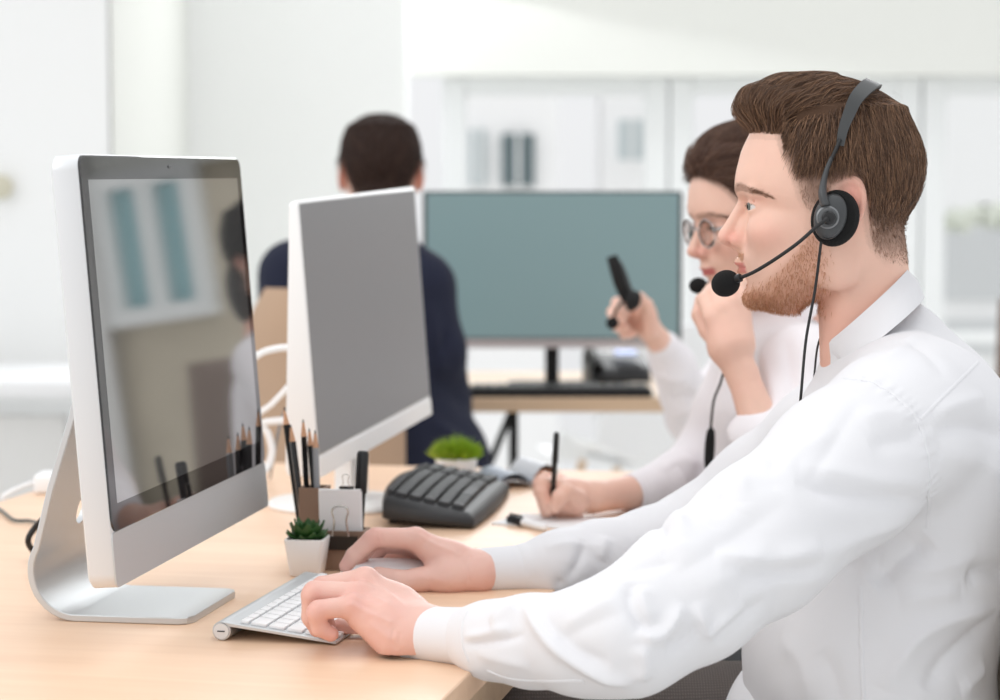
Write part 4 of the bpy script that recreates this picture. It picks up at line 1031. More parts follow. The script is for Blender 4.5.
mV, mQ = bridged((hv, hq), (lv, lq), (rv, rq), (bv, bq))
cols = skin_cols(HM, mV, beard=True)
nh = len(hv)
hs = slice(nh, nh+len(lv)+len(rv)); hp = mV[hs]; n1 = noise3(hp, 90, 11); n2 = noise3(hp, 300, 12)
hc = np.tile(np.array(lin(228, 188, 175)[:3]), (len(hp), 1))
kn = np.zeros(len(hp))
for hd, fs in ((handL, (0, 1, 2, 3)), (handR, (0, 1, 2))):
    for fch in hd['fingers'][:4]:
        for j, s_ in ((0, .011), (1, .010), (-1, .010)):
            kn += np.exp(-(((hp-fch[j][0])**2).sum(1))/s_**2)
hc = mixc(hc, lin(214, 128, 118), .34*np.clip(kn, 0, 1)+.08*(n1+1)+.04*n2)
cols[hs, :3] = hc; cols[nh+len(lv)+len(rv):, :3] = SK
man = wobj('person', (mV, mQ), M_skin, origin=(.38, 2.17, .55), cols=cols, sharp=0)
tag(man, 'young man in a white shirt and call-centre headset typing, nearest the camera, in profile', 'person')
eyes(HM, man, look=(3.5, .2))
# shirt
FM = [  # photograph spots, height, width
 ([(820, 546), (794, 555), (768, 560), (740, 559), (715, 553)], .0045, .010), ([(822, 562), (790, 572), (755, 574), (722, 567)], -.003, .010),
 ([(932, 500), (895, 499), (860, 496), (825, 490), (795, 482)], -.005, .011), ([(925, 484), (880, 482), (838, 474), (800, 466)], .003, .011),
 ([(632, 582), (630, 600), (636, 618), (650, 633)], -.005, .0065), ([(642, 586), (642, 604), (652, 624)], .003, .009), ([(640, 628), (650, 638), (663, 634), (674, 620), (684, 604)], .006, .007),
 ([(697, 602), (702, 620), (708, 632), (720, 624), (746, 604)], .005, .007), ([(712, 640), (735, 622), (764, 600)], -.003, .009),
 ([(664, 646), (684, 640), (700, 620)], -.003, .008),
 ([(521, 601), (536, 622), (560, 650), (586, 667), (612, 679), (638, 681)], .0065, .0075), ([(536, 612), (556, 636), (580, 654), (610, 664)], -.004, .008), ([(638, 682), (645, 664), (640, 645)], .005, .008),
 ([(463, 644), (480, 643), (500, 640), (526, 634)], -.0035, .004), ([(463, 638), (485, 634), (510, 628)], .003, .005),
 ([(556, 641), (588, 625), (628, 612)], -.002, .008), ([(560, 630), (590, 612), (616, 598)], .002, .008),
 ([(490, 625), (505, 612), (518, 604)], .004, .009), ([(476, 655), (500, 660), (530, 668)], .002, .007),
 ([(780, 560), (843, 545), (906, 520)], .0035, .011), ([(800, 590), (850, 566), (910, 534)], -.003, .011), ([(740, 598), (780, 582), (830, 572)], .0025, .010),
 ([(660, 580), (700, 560), (745, 530), (790, 500)], -.0025, .012), ([(700, 590), (740, 570), (770, 540)], .002, .010),
 ([(808, 484), (832, 446), (862, 400)], -.0016, .007), ([(770, 480), (800, 452), (836, 430)], .002, .012),
 ([(870, 446), (900, 440), (924, 436)], -.0035, .012), ([(860, 420), (890, 412), (915, 420)], .002, .010),
 ([(935, 432), (960, 426), (990, 430), (1010, 440)], -.005, .011), ([(935, 416), (960, 404), (985, 398)], .003, .009), ([(940, 452), (975, 460), (1010, 480)], .003, .013),
 ([(905, 340), (925, 352), (945, 380)], -.002, .010), ([(870, 360), (895, 352), (925, 330)], .0018, .009),
 ([(872, 585), (900, 562), (930, 540)], -.006, .012), ([(884, 690), (915, 640), (960, 616), (1005, 604)], .0055, .012), ([(965, 578), (985, 572), (1010, 572)], -.006, .010),
 ([(925, 690), (950, 655), (995, 612)], -.005, .012), ([(960, 690), (985, 665), (1010, 650)], .004, .012), ([(880, 560), (930, 570), (980, 552)], .003, .014), ([(900, 600), (930, 596), (960, 590)], .003, .012),
 ([(780, 640), (800, 660), (810, 700)], .002, .014), ([(820, 650), (835, 680), (838, 710)], -.002, .012),
 # right sleeve
 ([(575, 522), (584, 540), (580, 560), (566, 580)], -.003, .007), ([(596, 516), (606, 536), (600, 560)], .003, .008), ([(650, 508), (661, 530), (660, 556)], -.005, .006), ([(668, 500), (680, 522), (676, 548)], .0045, .008),
 ([(700, 478), (716, 500), (714, 530)], -.004, .008), ([(725, 462), (742, 484), (742, 512)], .004, .009), ([(600, 580), (640, 568), (680, 560)], -.003, .008), ([(545, 548), (575, 544), (610, 548)], .002, .007), ([(760, 440), (775, 462), (770, 490)], -.003, .008),
 ([(530, 576), (560, 582), (590, 578)], -.002, .006),
 # seams
 
 
 
 ]
def puckers(V):
    """small gathers along the armhole and yoke seams"""
    d = np.zeros(len(V)); q, ok = raycast(man_shirt, [(845, 378), (870, 381), (890, 391), (905, 404), (918, 420), (926, 440), (931, 470), (930, 500), (927, 530)])
    pts = np.array(spline(q, 8)); s0 = np.concatenate([[0], np.cumsum(np.linalg.norm(np.diff(pts, axis=0), axis=1))])
    m = ((V > pts.min(0)-.03) & (V < pts.max(0)+.03)).all(1); r_ = np.linalg.norm(V[m][:, None]-pts[None], axis=2); j = r_.argmin(1)
    d[m] = .0007*np.sin(s0[j]*620+3*np.sin(s0[j]*90))*np.exp(-((r_.min(1)/.010)**2)); return d
sv, sq = cloth(man_shirt, (-.10, 1.70, .55), (.64, 2.56, 1.12), .0024, FM, amp=.0009, sc=30, extra=puckers)
shirt = wobj('shirt', (sv, sq), M_shirt, man, sharp=0)
def seam(pts, w=.0019, flat=.32, nm='seam'):
    q, ok = raycast(man_shirt, spline(pts, 6)); q = q[ok]; q = np.array(spline(q, 3)); out = []
    for a in q:
        r2 = ((sv-a)**2).sum(1); j = np.argpartition(r2, 14)[:14]; wt = np.exp(-r2[j]/.0028**2)+1e-9; out.append((sv[j]*wt[:, None]).sum(0)/wt.sum())
    out = np.array(out); out[1:-1] = (out[:-2]+2*out[1:-1]+out[2:])/4; N = grad(man_shirt, out)
    rings = []
    for i in range(len(out)):
        t = out[min(i+1, len(out)-1)]-out[max(i-1, 0)]; t /= np.linalg.norm(t); s_ = np.cross(t, N[i]); s_ /= np.linalg.norm(s_); c = out[i]+N[i]*.0001
        rings.append([c+s_*w*x+N[i]*w*flat*y for x, y in ((-1, -.8), (-1, .55), (-.75, 1), (.75, 1), (1, .55), (1, -.8))])
    wobj(nm, loft(rings), M_shirt, shirt, sharp=30)
seam([(845, 378), (870, 381), (890, 391), (905, 404), (918, 420), (926, 440), (931, 470), (930, 500), (927, 528)])
seam([(921, 419), (935, 405), (950, 390), (964, 376), (978, 362)], .0015)
seam([(860, 586), (861, 610), (861, 640), (862, 670), (863, 705)])
seam([(487, 672), (510, 680), (545, 682), (583, 682)], .0022)
seam([(466, 612), (461, 625), (461, 645), (467, 662)], .0016)
# collar
def collar(H, par, m, top=((866, 308.5), (40, -38.5), 57), bot=((880, 332), (44, -36), 85), gap=8, nm='collar', stand=24):
    rings = []; N = 64
    for i in range(N+1):
        f = R(-(180-gap)+(360-2*gap)*i/N); c_, s_ = math.cos(f), math.sin(f)
        fr = max(0, -c_)
        def e(E_, k=0, dy=0): return np.array([E_[0][0]+(E_[1][0]+k)*c_, (E_[2]+k)*s_, E_[0][1]+E_[1][1]*c_+dy])
        T0, B0 = e(top), e(bot, 0, 0); B0 = B0+np.array([4, 0, 7])*0
        I0 = e(top, -3, stand); T1 = e(top, -2.5, 1)
        up_ = e(top, 1.5, -2.2); mid = (T0*.55+B0*.45)+np.array([c_*3.5, s_*4.5, -2]); B1 = B0+np.array([c_*-2, s_*-2, .6])
        midi = mid-np.array([c_*2.6, s_*2.6, 0]); q2 = e(top, 2.2, 6)
        rings.append(H.wor(np.array([I0, T1, up_, T0+np.array([c_*2.5, s_*2.5, .5]), mid, B0, B1, midi, q2, e(top, .5, stand)])))
    return wobj(nm, loft(rings), m, par, sharp=55)
collar(HM, shirt, M_shirt)
wobj('cuff', ecuff(P(470, 637, 1.930), P(413, 633.5, 1.972), .0262, .0248, squash=1.12), M_shirt, shirt, sharp=50)
wobj('cuff', ecuff(P(530, 569, 2.328), P(468, 572, 2.310), .0275, .0242, squash=1.1), M_shirt, shirt, sharp=50)
# front hem of the shirt falling over the lap
tv, tq = nets(lambda p: np.maximum(man_legs(p), (p[:, 2]*-1+.09)), (-.2, 1.94, .05), (.58, 2.42, .72), .006)
wobj('trousers', (tv+grad(man_legs, tv)*(.002*noise3(tv, 40, 4))[:, None], tq), M_plaid, man, sharp=0)
wobj('shirt_hem', nets(lambda p: smax(smax(ell(p, (.32, 2.19, .60), (.098, .155, .108)), p[:, 2]-.69, .01), -ell(p, (.31, 2.19, .56), (.09, .145, .09)), .01), (.15, 1.98, .45), (.45, 2.38, .74), .005), M_shirt, shirt, sharp=0)
for y in (2.07, 2.28):
    kx = -.06+.01
    wobj('shoe', nets(lambda p: np.maximum(smin(rcone(p, (kx+.05, y, .045), (kx-.13, y, .035), .045, .034), ell(p, (kx+.03, y, .08), (.05, .042, .06)), .02), .003-p[:, 2]), (kx-.2, y-.08, -.01), (kx+.15, y+.08, .16), .005), M_blackm, man, sharp=0)
# hair: mass and strands
def hair_T(q):
    """thickness of the hair over the skin, head units"""
    x, s, y = q[:, 0], q[:, 1], q[:, 2]
    part = ip(x, [(740, 200), (783, 200), (787, 121), (852, 105), (885, 98), (960, 100)])
    above = sstep(1, -26, y-part)
    above = np.where(s < 20, 1, above); above = np.where(x < 787, sstep(1, -22, y-ip(x, [(740, 136), (787, 130)])), above)
    topT = ip(x, [(735, 20), (750, 21), (775, 18), (800, 13), (835, 9.5), (870, 4), (900, 3), (930, 2.5)])
    side = ip(y, [(90, 6), (130, 7), (150, 6.5), (170, 4.), (190, 2.2), (230, 1.4), (265, .6)])
    side = np.where(x > 862, ip(y, [(90, 3), (150, 4.5), (195, 3.5), (225, 1.6), (262, .6)]), side)
    far = np.where(s < 0, sstep(130, 160, y), 0)
    T = np.where(s < 0, topT*(1-far)+side*far, side+(topT-side)*above)
    return T
def man_hairmask(q):
    m = inpoly(q[:, 0], q[:, 2], HAIRPOLY); return m
CAPPOLY = [(690, 60), (735, 133), (751, 134), (784, 137), (785, 145), (792, 155), (806, 164), (832, 170), (858, 176), (872, 200), (890, 216), (925, 224), (960, 224), (960, 40)]
def make_hair(H, body, hv, hq, poly, Tf, flow, n, K, length, rad, colf, capname='hair', cap_h=.002, nmstr='hair_strands', kind=None, shrink=.62, lo_=None):
    lo, hi = bounds(H, 690, 955, 100, 55, 285)
    cpoly = lo_ or poly; edge = np.array(cpoly+[cpoly[0]], float)
    def cap(p):
        q = H.loc(p); d = head_sdf(q, H.woman); sx = np.full(len(p), 1e9)
        for (a, b), (c, e) in zip(edge[:-1], edge[1:]):
            ab = np.array([c-a, e-b]); w = np.stack([q[:, 0]-a, q[:, 2]-b], 1); t = np.clip(w@ab/(ab@ab+1e-9), 0, 1); sx = np.minimum(sx, np.hypot(*(w-t[:, None]*ab).T))
        ins = inpoly(q[:, 0], q[:, 2], cpoly); sg = np.where(ins, sx, -sx)
        T = Tf(q)*shrink*np.clip(sg/20, 0, 1)-1.2*(sg < 9)*(1-np.clip(sg/9, 0, 1))
        return (d-T)/H.K*.9
    cv, cq = nets(cap, lo, hi, cap_h)
    q = H.loc(cv); ins = inpoly(q[:, 0], q[:, 2], cpoly); d = head_sdf(q, H.woman); keep = ins & (d > .25)
    cq = cq[keep[cq].all(1)]
    used = np.unique(cq); mp = -np.ones(len(cv), int); mp[used] = np.arange(len(used)); cv, cq = cv[used], mp[cq]
    cc = colf(H.loc(cv), np.zeros(len(cv))); cap_o = wobj(capname, (cv, cq), M_scalp, body, cols=np.concatenate([cc*.75, np.ones((len(cc), 1))], 1), sharp=0)
    # strands rooted on the skin
    qc = H.loc(hv[hq].mean(1)); w = (inpoly(qc[:, 0], qc[:, 2], poly) & (qc[:, 2] < 280)).astype(float)
    low = np.where(qc[:, 0] < 862, sstep(150, 180, qc[:, 2]), sstep(195, 240, qc[:, 2])); w *= 1-low*(.985 if lo_ else .4); w *= 1+1.8*((qc[:, 0] < 795) & (qc[:, 2] < 140))
    roots = scatter(hv, hq, w, n); rq_ = H.loc(roots)
    off = (RNG.random(n)*.75+.42)/H.K
    ln = length(rq_)*RNG.uniform(.75, 1.2, n)/H.K
    d0 = flow(rq_, None); d0w = (-d0[:, :1]*H.Fv+d0[:, 1:2]*H.Lv-d0[:, 2:3]*H.Uv)
    jit = RNG.normal(0, .16, (n, 3)); jd = d0w+jit
    def fl(p, d, k):
        f_ = flow(H.loc(p), d); return (-f_[:, :1]*H.Fv+f_[:, 1:2]*H.Lv-f_[:, 2:3]*H.Uv)+jit
    pts = grow(H.sdf, roots, jd, ln, off, K, flow=fl, Tf=lambda p: Tf(H.loc(p)))
    qe = H.loc(pts[:, -1]); kp_ = inpoly(qe[:, 0], qe[:, 2], poly) | (rq_[:, 0] > 800) | ((rq_[:, 0] < 780) & (qe[:, 2] < 128) & (lo_ is not None)); pts, rq_ = pts[kp_], rq_[kp_]; n = len(pts)
    cc = colf(rq_, RNG.random(n)); V_, Q_, C_ = strand_mesh(pts, np.full(n, rad)*RNG.uniform(.7, 1.2, n), np.concatenate([cc, np.ones((n, 1))], 1))
    o = wobj(nmstr, (V_, Q_), M_hair, cap_o, cols=C_, sharp=0); o['kind'] = 'stuff'
    return cap_o
def short_hairs(H, body, hv, hq, wf, n, ln, rad, dirq, colf, nm, lift=.5):
    qc = H.loc(hv[hq].mean(1)); w = wf(qc)
    roots = scatter(hv, hq, w, n); rq_ = H.loc(roots); nn = grad(H.sdf, roots, 4e-4)
    d = dirq(rq_); dw = -d[:, :1]*H.Fv+d[:, 1:2]*H.Lv-d[:, 2:3]*H.Uv; dw = dw+RNG.normal(0, .25, dw.shape)+nn*lift; dw /= np.linalg.norm(dw, axis=1)[:, None]
    L_ = (ln*RNG.uniform(.5, 1.2, n)/H.K)[:, None]
    pts = np.stack([roots-nn*.0003, roots+dw*L_*.5+nn*L_*.05, roots+dw*L_-nn*L_*.12], 1)
    cc = colf(rq_, RNG.random(n)); V_, Q_, C_ = strand_mesh(pts, np.full(n, rad), np.concatenate([cc, np.ones((n, 1))], 1))
    o = wobj(nm, (V_, Q_), M_hair, body, cols=C_, sharp=0); o['kind'] = 'stuff'; return o
def man_flow(q, d):
    x, s, y = q[:, 0], q[:, 1], q[:, 2]
    part = ip(x, [(740, 200), (783, 200), (787, 121), (852, 105), (885, 98), (960, 100)])
    top = (y < part) | (s < 10)
    f = np.zeros_like(q)
    # top: combed from the parting over and back, front swept up
    f[:, 0] = np.where(top, ip(x, [(740, .5), (790, .8), (850, .8), (900, .6)]), ip(x, [(780, -.35), (820, -.15), (860, .12), (920, .25)]))
    f[:, 1] = np.where(top, -.55, .0)
    f[:, 2] = np.where(top, -.3, 1.0)
    fr = top & (x < 775); f[fr, 2] = -.9; f[fr, 1] = -.3
    lowback = (~top) & (x > 862); f[lowback, 0] = .15
    low = (s < -40) & top; f[low, 2] = .9; f[low, 1] = 0
    return f
def man_len(q):
    x, s, y = q[:, 0], np.abs(q[:, 1]), q[:, 2]
    L_ = np.where(x > 862, ip(y, [(90, 40), (150, 34), (190, 14), (225, 4), (262, 2)]), ip(y, [(90, 42), (135, 36), (160, 20), (175, 8), (200, 4)]))
    return L_
def man_hcol(q, r_):
    base = np.array(lin(92, 68, 52)[:3]); c = np.tile(base, (len(q), 1)); c = mixc(c, lin(172, 132, 102), .85*r_**2); c = mixc(c, lin(60, 42, 34), .5*(r_ < .25)*(r_ > 0)); 
    low = np.where(q[:, 0] < 862, sstep(145, 185, q[:, 2]), sstep(200, 250, q[:, 2])); c = mixc(c, lin(128, 96, 76), .5*low)
    return c
make_hair(HM, man, hv, hq, HAIRPOLY, hair_T, man_flow, 24000, 8, man_len, .00034, man_hcol, lo_=CAPPOLY, shrink=.42)
def fade_w(q):
    x, s, y = q[:, 0], np.abs(q[:, 1]), q[:, 2]
    low = np.where(x < 862, sstep(148, 172, y)*sstep(222, 195, y), sstep(196, 218, y)*sstep(272, 245, y)); return low*inpoly(x, y, HAIRPOLY)+1e-9
short_hairs(HM, man, hv, hq, fade_w, 9000, 4.2, .00013, lambda q: np.stack([.15+0*q[:, 0], 0*q[:, 0], 1+0*q[:, 0]], 1), lambda q, r_: mixc(np.tile(np.array(lin(138, 106, 86)[:3]), (len(q), 1)), lin(172, 138, 116), r_), 'hair_fade', .02)
# brows, beard
def brow_w(th=3.4):
    def f(q):
        s = np.abs(q[:, 1]); c = ip(s, [(6, 191), (20, 187.5), (35, 187), (50, 191), (60, 197)]); t = th*ip(s, [(5, .5), (12, 1), (34, .9), (60, .3)])
        return ((np.abs(q[:, 2]-c) < t) & (s > 5) & (s < 60) & (q[:, 0] < 790)).astype(float)+1e-9
    return f
def brow_d(q): return np.stack([.75+0*q[:, 0], np.sign(q[:, 1])*.6, -.12+.012*(q[:, 0]-745)], 1)
short_hairs(HM, man, hv, hq, brow_w(3.8), 1500, 6, .00020, brow_d, lambda q, r_: mixc(np.tile(np.array(lin(124, 88, 66)[:3]), (len(q), 1)), lin(170, 126, 98), .6*r_), 'eyebrows', .02)
def beard_w(q):
    x, s, y = q[:, 0], np.abs(q[:, 1]), q[:, 2]
    line = ip(x, [(740, 266), (746, 284), (765, 281), (785, 262), (800, 244), (812, 226), (840, 222)])
    w = sstep(-4, 16, y-line)*sstep(836, 808, x)*sstep(318, 310, y)*(1+1.2*np.exp(-(((y-300)/12)**2+((x-765)/35)**2)))
    return w+.9*(np.abs(y-256) < 4)*(x < 753)*(s < 24)*(x > 728)+1e-9
short_hairs(HM, man, hv, hq, beard_w, 5200, 5.0, .00022, lambda q: np.stack([.1+0*q[:, 0], 0*q[:, 0], 1+0*q[:, 0]], 1), lambda q, r_: mixc(np.tile(np.array(lin(176, 116, 80)[:3]), (len(q), 1)), lin(214, 166, 130), r_), 'beard', .45)
short_hairs(HM, man, hv, hq, lambda q: ((np.abs(q[:, 2]-203.4) < .9) & (np.abs(q[:, 0]-752) < 8) & (np.abs(q[:, 1]) > 18) & (np.abs(q[:, 1]) < 42)).astype(float)+1e-9, 90, 6, .00022, lambda q: np.stack([-.9+0*q[:, 0], 0*q[:, 0], .1+0*q[:, 0]], 1), lambda q, r_: np.tile(np.array(lin(60, 44, 38)[:3]), (len(q), 1)), 'eyelashes', .5)
hsM = headset('headset', HM, 'black over-ear headset with foam microphone worn by the bearded man', (740.5, 68, 277), foam=13.4)
c0 = HM.wor([[821, 98, 242]])[0]
cable('headset_cable', [HM.wor([[822, 97, 240]])[0], P(815, 290, 2.08), P(806, 340, 2.07), P(801, 395, 2.05), P(800, 402, 2.08)], .0014, M_rubber, 'thin black headset cord hanging past the bearded man\'s neck')
cable('headset_cable', [P(821, 335, 2.17), P(817, 350, 2.19), P(814, 378, 2.22)], .0011, M_rubber, 'short loop of black headset cord at the bearded man\'s open collar')
# his chair
ch = empty('office_chair', (.505, 2.17, 0), R(8), 'oatmeal fabric office chair with dark piping behind the bearded man', 'chair')
rings = []
for i in range(13):
    a = i/12; z = .50+.38*a; x = -.008+.03*a+.02*(1-a)*0; hw = .235*(1-.12*abs(2*a-1)**3); k = .02*(1-abs(2*a-1)**6)+.006
    rings.append([(x-.03*(math.cos(q)**2)*1+k*math.sin(q)+.0, hw*math.cos(q), z) for q in [2*math.pi*j/28 for j in range(28)]])
lobj('backrest', loft(rings), M_tweed, ch, sharp=60)
lobj('piping', tube([(-.04, s_*.236*(1-.12*abs(2*a-1)**3), .50+.38*a) for s_, a in [(-1, j/10) for j in range(11)]+[(1, 1-j/10) for j in range(11)]], .006, 8), M_dgrey, ch)
lobj('seat', loft([[(a-.23, b, z) for a, b in rrect(.46-2*i, .48-2*i, .08)] for z, i in ((.40, .02), (.41, 0), (.455, 0), (.475, .02), (.48, .08))]), M_tweed, ch, sharp=60)
lobj('post', tube([(-.22, 0, .40), (-.22, 0, .09)], .025, 16), M_metal, ch)
for k in range(5):
    a = 2*math.pi*k/5; lobj('leg', tube([(-.22, 0, .10), (-.22+.28*math.cos(a), .28*math.sin(a), .055)], [.022, .014], 10), M_black, ch)
    lobj('caster', xf(lathe([(.001, -.012), (.025, -.012), (.027, 0), (.025, .012), (.001, .012)], 20), (-.22+.28*math.cos(a), .28*math.sin(a), .0275), (R(90), 0, a)), M_black, ch)
def simple_flow(dx, dy, ds=0):
    def f(q, d):
        o = np.zeros_like(q); o[:, 0] = dx; o[:, 2] = dy; o[:, 1] = ds*np.sign(q[:, 1]); return o
    return f
def colramp(c1, c2):
    def f(q, r_): return mixc(np.tile(np.array(lin(*c1)[:3]), (len(q), 1)), lin(*c2), .8*np.asarray(r_)**2)
    return f
# ================= the woman =================
HW = Head(P(755, 214, 2.84), 199, 9, K=1014/.92, woman=True); HW.hairc = lin(96, 70, 58)
def w_shirt(p):
    d = ell(p, P(790, 440, 2.88), (.105, .135, .17)); d = smin(d, ell(p, P(800, 620, 2.88), (.12, .15, .22)), .05)
    d = smin(d, rcone(p, P(776, 325, 2.86), P(785, 400, 2.86), .036, .08), .04)
    d = smin(d, rcone(p, P(778, 345, 2.86), P(800, 365, 2.72), .04, .05), .03); d = smin(d, rcone(p, P(770, 345, 2.88), P(752, 372, 3.0), .04, .05), .03)
    a = chain(p, pc((806, 372, 2.72, .052), (796, 410, 2.68, .047), (778, 448, 2.63, .042), (770, 446, 2.615, .036)), .015); a = smin(a, rcone(p, P(770, 452, 2.62), P(758, 432, 2.628), .036, .0325), .01)
    b = chain(p, pc((752, 374, 3.0, .052), (730, 410, 3.0, .048), (706, 462, 3.0, .045)), .015); b = smin(b, chain(p, pc((706, 462, 3.0, .044), (675, 480, 2.95, .036), (642, 492, 2.895, .028)), .01), .02)
    return smin(d, smin(a, b, .004), .022)
hWl = dict(palm=[(((P(766, 440, 2.62)), .026), (P(742, 374, 2.645), .0185)), ((P(742, 374, 2.645), .0185), (P(728, 345, 2.65), .024)), ((P(728, 345, 2.65), .024), (P(714, 318, 2.655), .0125)),
    ((P(730, 342, 2.65), .023), (P(722, 310, 2.655), .0125)), ((P(734, 342, 2.65), .021), (P(731, 304, 2.66), .0125)), ((P(738, 345, 2.655), .02), (P(741, 303, 2.67), .012))],
    fingers=[pc((714, 318, 2.655, .0115), (705, 300, 2.68, .010), (712, 290, 2.70, .009), (724, 294, 2.71, .0075)), pc((722, 310, 2.655, .0115), (714, 294, 2.68, .010), (722, 285, 2.70, .009), (734, 290, 2.71, .0075)),
    pc((731, 304, 2.66, .0115), (726, 288, 2.68, .010), (733, 281, 2.70, .009), (743, 288, 2.71, .0075)), pc((741, 304, 2.67, .011), (738, 288, 2.69, .0095), (746, 283, 2.71, .008), (753, 291, 2.71, .007)),
    pc((722, 345, 2.67, .014), (708, 330, 2.69, .0115), (700, 315, 2.70, .0105), (702, 300, 2.71, .009))])
hWr = dict(palm=[((P(655, 489, 2.91), .024), (P(594, 497, 2.84), .0195)), ((P(594, 497, 2.84), .0195), (P(572, 497, 2.83), .022)), ((P(572, 497, 2.83), .022), (P(552, 487, 2.82), .0125)), ((P(574, 498, 2.83), .021), (P(560, 484, 2.86), .0125)),
    ((P(575, 503, 2.81), .017), (P(560, 503, 2.80), .012))],
    fingers=[pc((552, 487, 2.82, .0118), (541, 484, 2.80, .0105), (541, 492, 2.795, .0095), (549, 510, 2.79, .0075)), pc((560, 484, 2.86, .0115), (545, 480, 2.84, .0105), (540, 488, 2.83, .009), (546, 513, 2.82, .0075)),
    pc((570, 500, 2.86, .0115), (556, 506, 2.84, .0105), (556, 514, 2.83, .009), (566, 518, 2.83, .0075)), pc((575, 504, 2.83, .011), (562, 512, 2.82, .009), (566, 518, 2.82, .008), (577, 519, 2.82, .0070)),
    pc((578, 500, 2.80, .013), (566, 492, 2.785, .0115), (560, 497, 2.78, .0105), (555, 507, 2.78, .0085))])
def make_person(H, shirtf, hands, legs, origin, label, cut=392, extra_cols=None, hh=.0022, bh=.009, lip=lin(190, 96, 96), hand_h=.0020, base=SK):
    sk = lambda p: np.maximum(H.sdf(p), (H.loc(p)[:, 2]-cut)/H.K)
    lo, hi = bounds(H, 700, 945, 105, 75, cut); a = nets(sk, lo, hi, hh); ms = [a]
    for hd in hands:
        pts = np.array([q[0] for c in hd['fingers'] for q in c]+[q[0] for c in hd['palm'] for q in c]); ms.append(nets(lambda p: hand_sdf(p, **hd), pts.min(0)-.04, pts.max(0)+.04, hand_h))
    inner = lambda p: np.minimum(shirtf(p)+.009, legs(p)+.008)
    ms.append(nets(inner, origin+np.array([-.5, -.5, -origin[2]+.06]), origin+np.array([.5, .5, .9]), bh))
    V, Q = bridged(*ms); cols = skin_cols(H, V, lipc=lip, base=base); nh = len(a[0]); hp = V[nh:]; hc = np.tile(base, (len(hp), 1)); hc = mixc(hc, lin(220, 150, 136), .12*(noise3(hp, 80, 3)+1)); cols[nh:, :3] = hc
    o = wobj('person', (V, Q), M_skin, origin=tuple(origin), cols=cols, sharp=0); tag(o, label, 'person'); return o, a
def seated_legs(hip, knee, w, foot=.09):
    hip, knee = np.array(hip), np.array(knee); dd = (knee-hip)[:2]; sd = np.array([-dd[1], dd[0], 0])/np.linalg.norm(dd)
    def f(p):
        d = None
        for s_ in (-1, 1):
            h_, k_ = hip+sd*w*s_, knee+sd*w*s_*1.1; ft = np.array([k_[0], k_[1], foot])
            for e in (rcone(p, h_, k_, .085, .06), rcone(p, k_, ft, .058, .045)): d = e if d is None else smin(d, e, .02)
        return smin(d, ell(p, hip+np.array([0, 0, .02]), (.15, .15, .10)), .04)
    return f
def trousers(par, legs, o, m):
    wobj('trousers', nets(legs, np.array(o)+[-.55, -.55, -o[2]+.07], np.array(o)+[.55, .55, .2], .010), m, par, sharp=0)
w_legs = seated_legs((.40, 2.88, .54), (-.02, 2.86, .56), .09)
woman, wh = make_person(HW, w_shirt, [hWl, hWr], w_legs, np.array([.40, 2.88, .5]), 'woman in glasses and off-white blouse writing, just behind the bearded man')
eyes(HW, woman, look=(0, 3.0), iris=mat('brown_iris', lin(84, 58, 44), .2))
FW = [([(700, 380), (712, 420), (700, 455)], -.004, .012), ([(720, 400), (735, 440), (730, 480)], .005, .013), ([(660, 470), (690, 462), (720, 470)], .004, .010), ([(680, 494), (700, 470), (712, 440)], -.004, .010), ([(740, 440), (752, 465), (745, 490)], .005, .012),
      ([(765, 340), (770, 380), (780, 420)], .004, .012), ([(785, 330), (790, 370), (796, 400)], -.004, .012), ([(757, 455), (775, 440), (790, 420)], .004, .008), ([(765, 462), (780, 450), (800, 436)], -.003, .008)]
V, Q = cloth(w_shirt, (.10, 2.5, .55), (.62, 3.12, 1.12), .0045, FW, amp=.0022, sc=26, y1=3.6, seed=5)
blouse = wobj('blouse', (V, Q), M_blouse, woman, sharp=0)
wobj('cuff', ecuff(P(668, 484, 2.93), P(630, 494, 2.882), .034, .0262), M_blouse, blouse, sharp=50)
collar(HW, blouse, M_blouse, nm='collar', top=((872, 322), (34, -30), 48), bot=((880, 344), (40, -30), 66), gap=26, stand=14)
trousers(woman, w_legs, [.40, 2.88, .5], M_dgrey)
def w_T(q):
    x, s, y = q[:, 0], np.abs(q[:, 1]), q[:, 2]
    return ip(x, [(735, 10), (770, 18), (850, 18), (900, 13), (940, 8)])*ip(y, [(80, 1.), (180, .8), (250, .5)])
wh_cap = make_hair(HW, woman, wh[0], wh[1], HAIRPOLY_W, w_T, simple_flow(1, .25, -.1), 9000, 6, lambda q: np.full(len(q), 50.), .00045, colramp((84, 60, 50), (150, 116, 96)), cap_h=.003, shrink=.8)
bc = HW.wor([[932, 0, 150]])[0]; wobj('bun', (lambda v: (v[0]+grad(lambda p: ell(p, bc, (.04, .04, .035)), v[0])*(.0015*np.sin((v[0]-bc)@np.array([240, 130, 300])))[:, None], v[1]))(nets(lambda p: ell(p, bc, (.042, .042, .036)), bc-.06, bc+.06, .003)), mat('bun_brown', lin(84, 60, 50), .6), wh_cap, sharp=0)
short_hairs(HW, woman, wh[0], wh[1], brow_w(2.6), 500, 7, .0003, brow_d, lambda q, r_: np.tile(np.array(lin(92, 62, 50)[:3]), (len(q), 1)), 'eyebrows', .02)
short_hairs(HW, woman, wh[0], wh[1], lambda q: ((np.abs(q[:, 2]-206) < 1.2) & (np.abs(q[:, 0]-752) < 8) & (np.abs(q[:, 1]) > 18) & (np.abs(q[:, 1]) < 42)).astype(float)+1e-9, 160, 9, .0003, lambda q: np.stack([-.9+0*q[:, 0], 0*q[:, 0], .3+0*q[:, 0]], 1), lambda q, r_: np.tile(np.array(lin(40, 30, 28)[:3]), (len(q), 1)), 'eyelashes', .5)
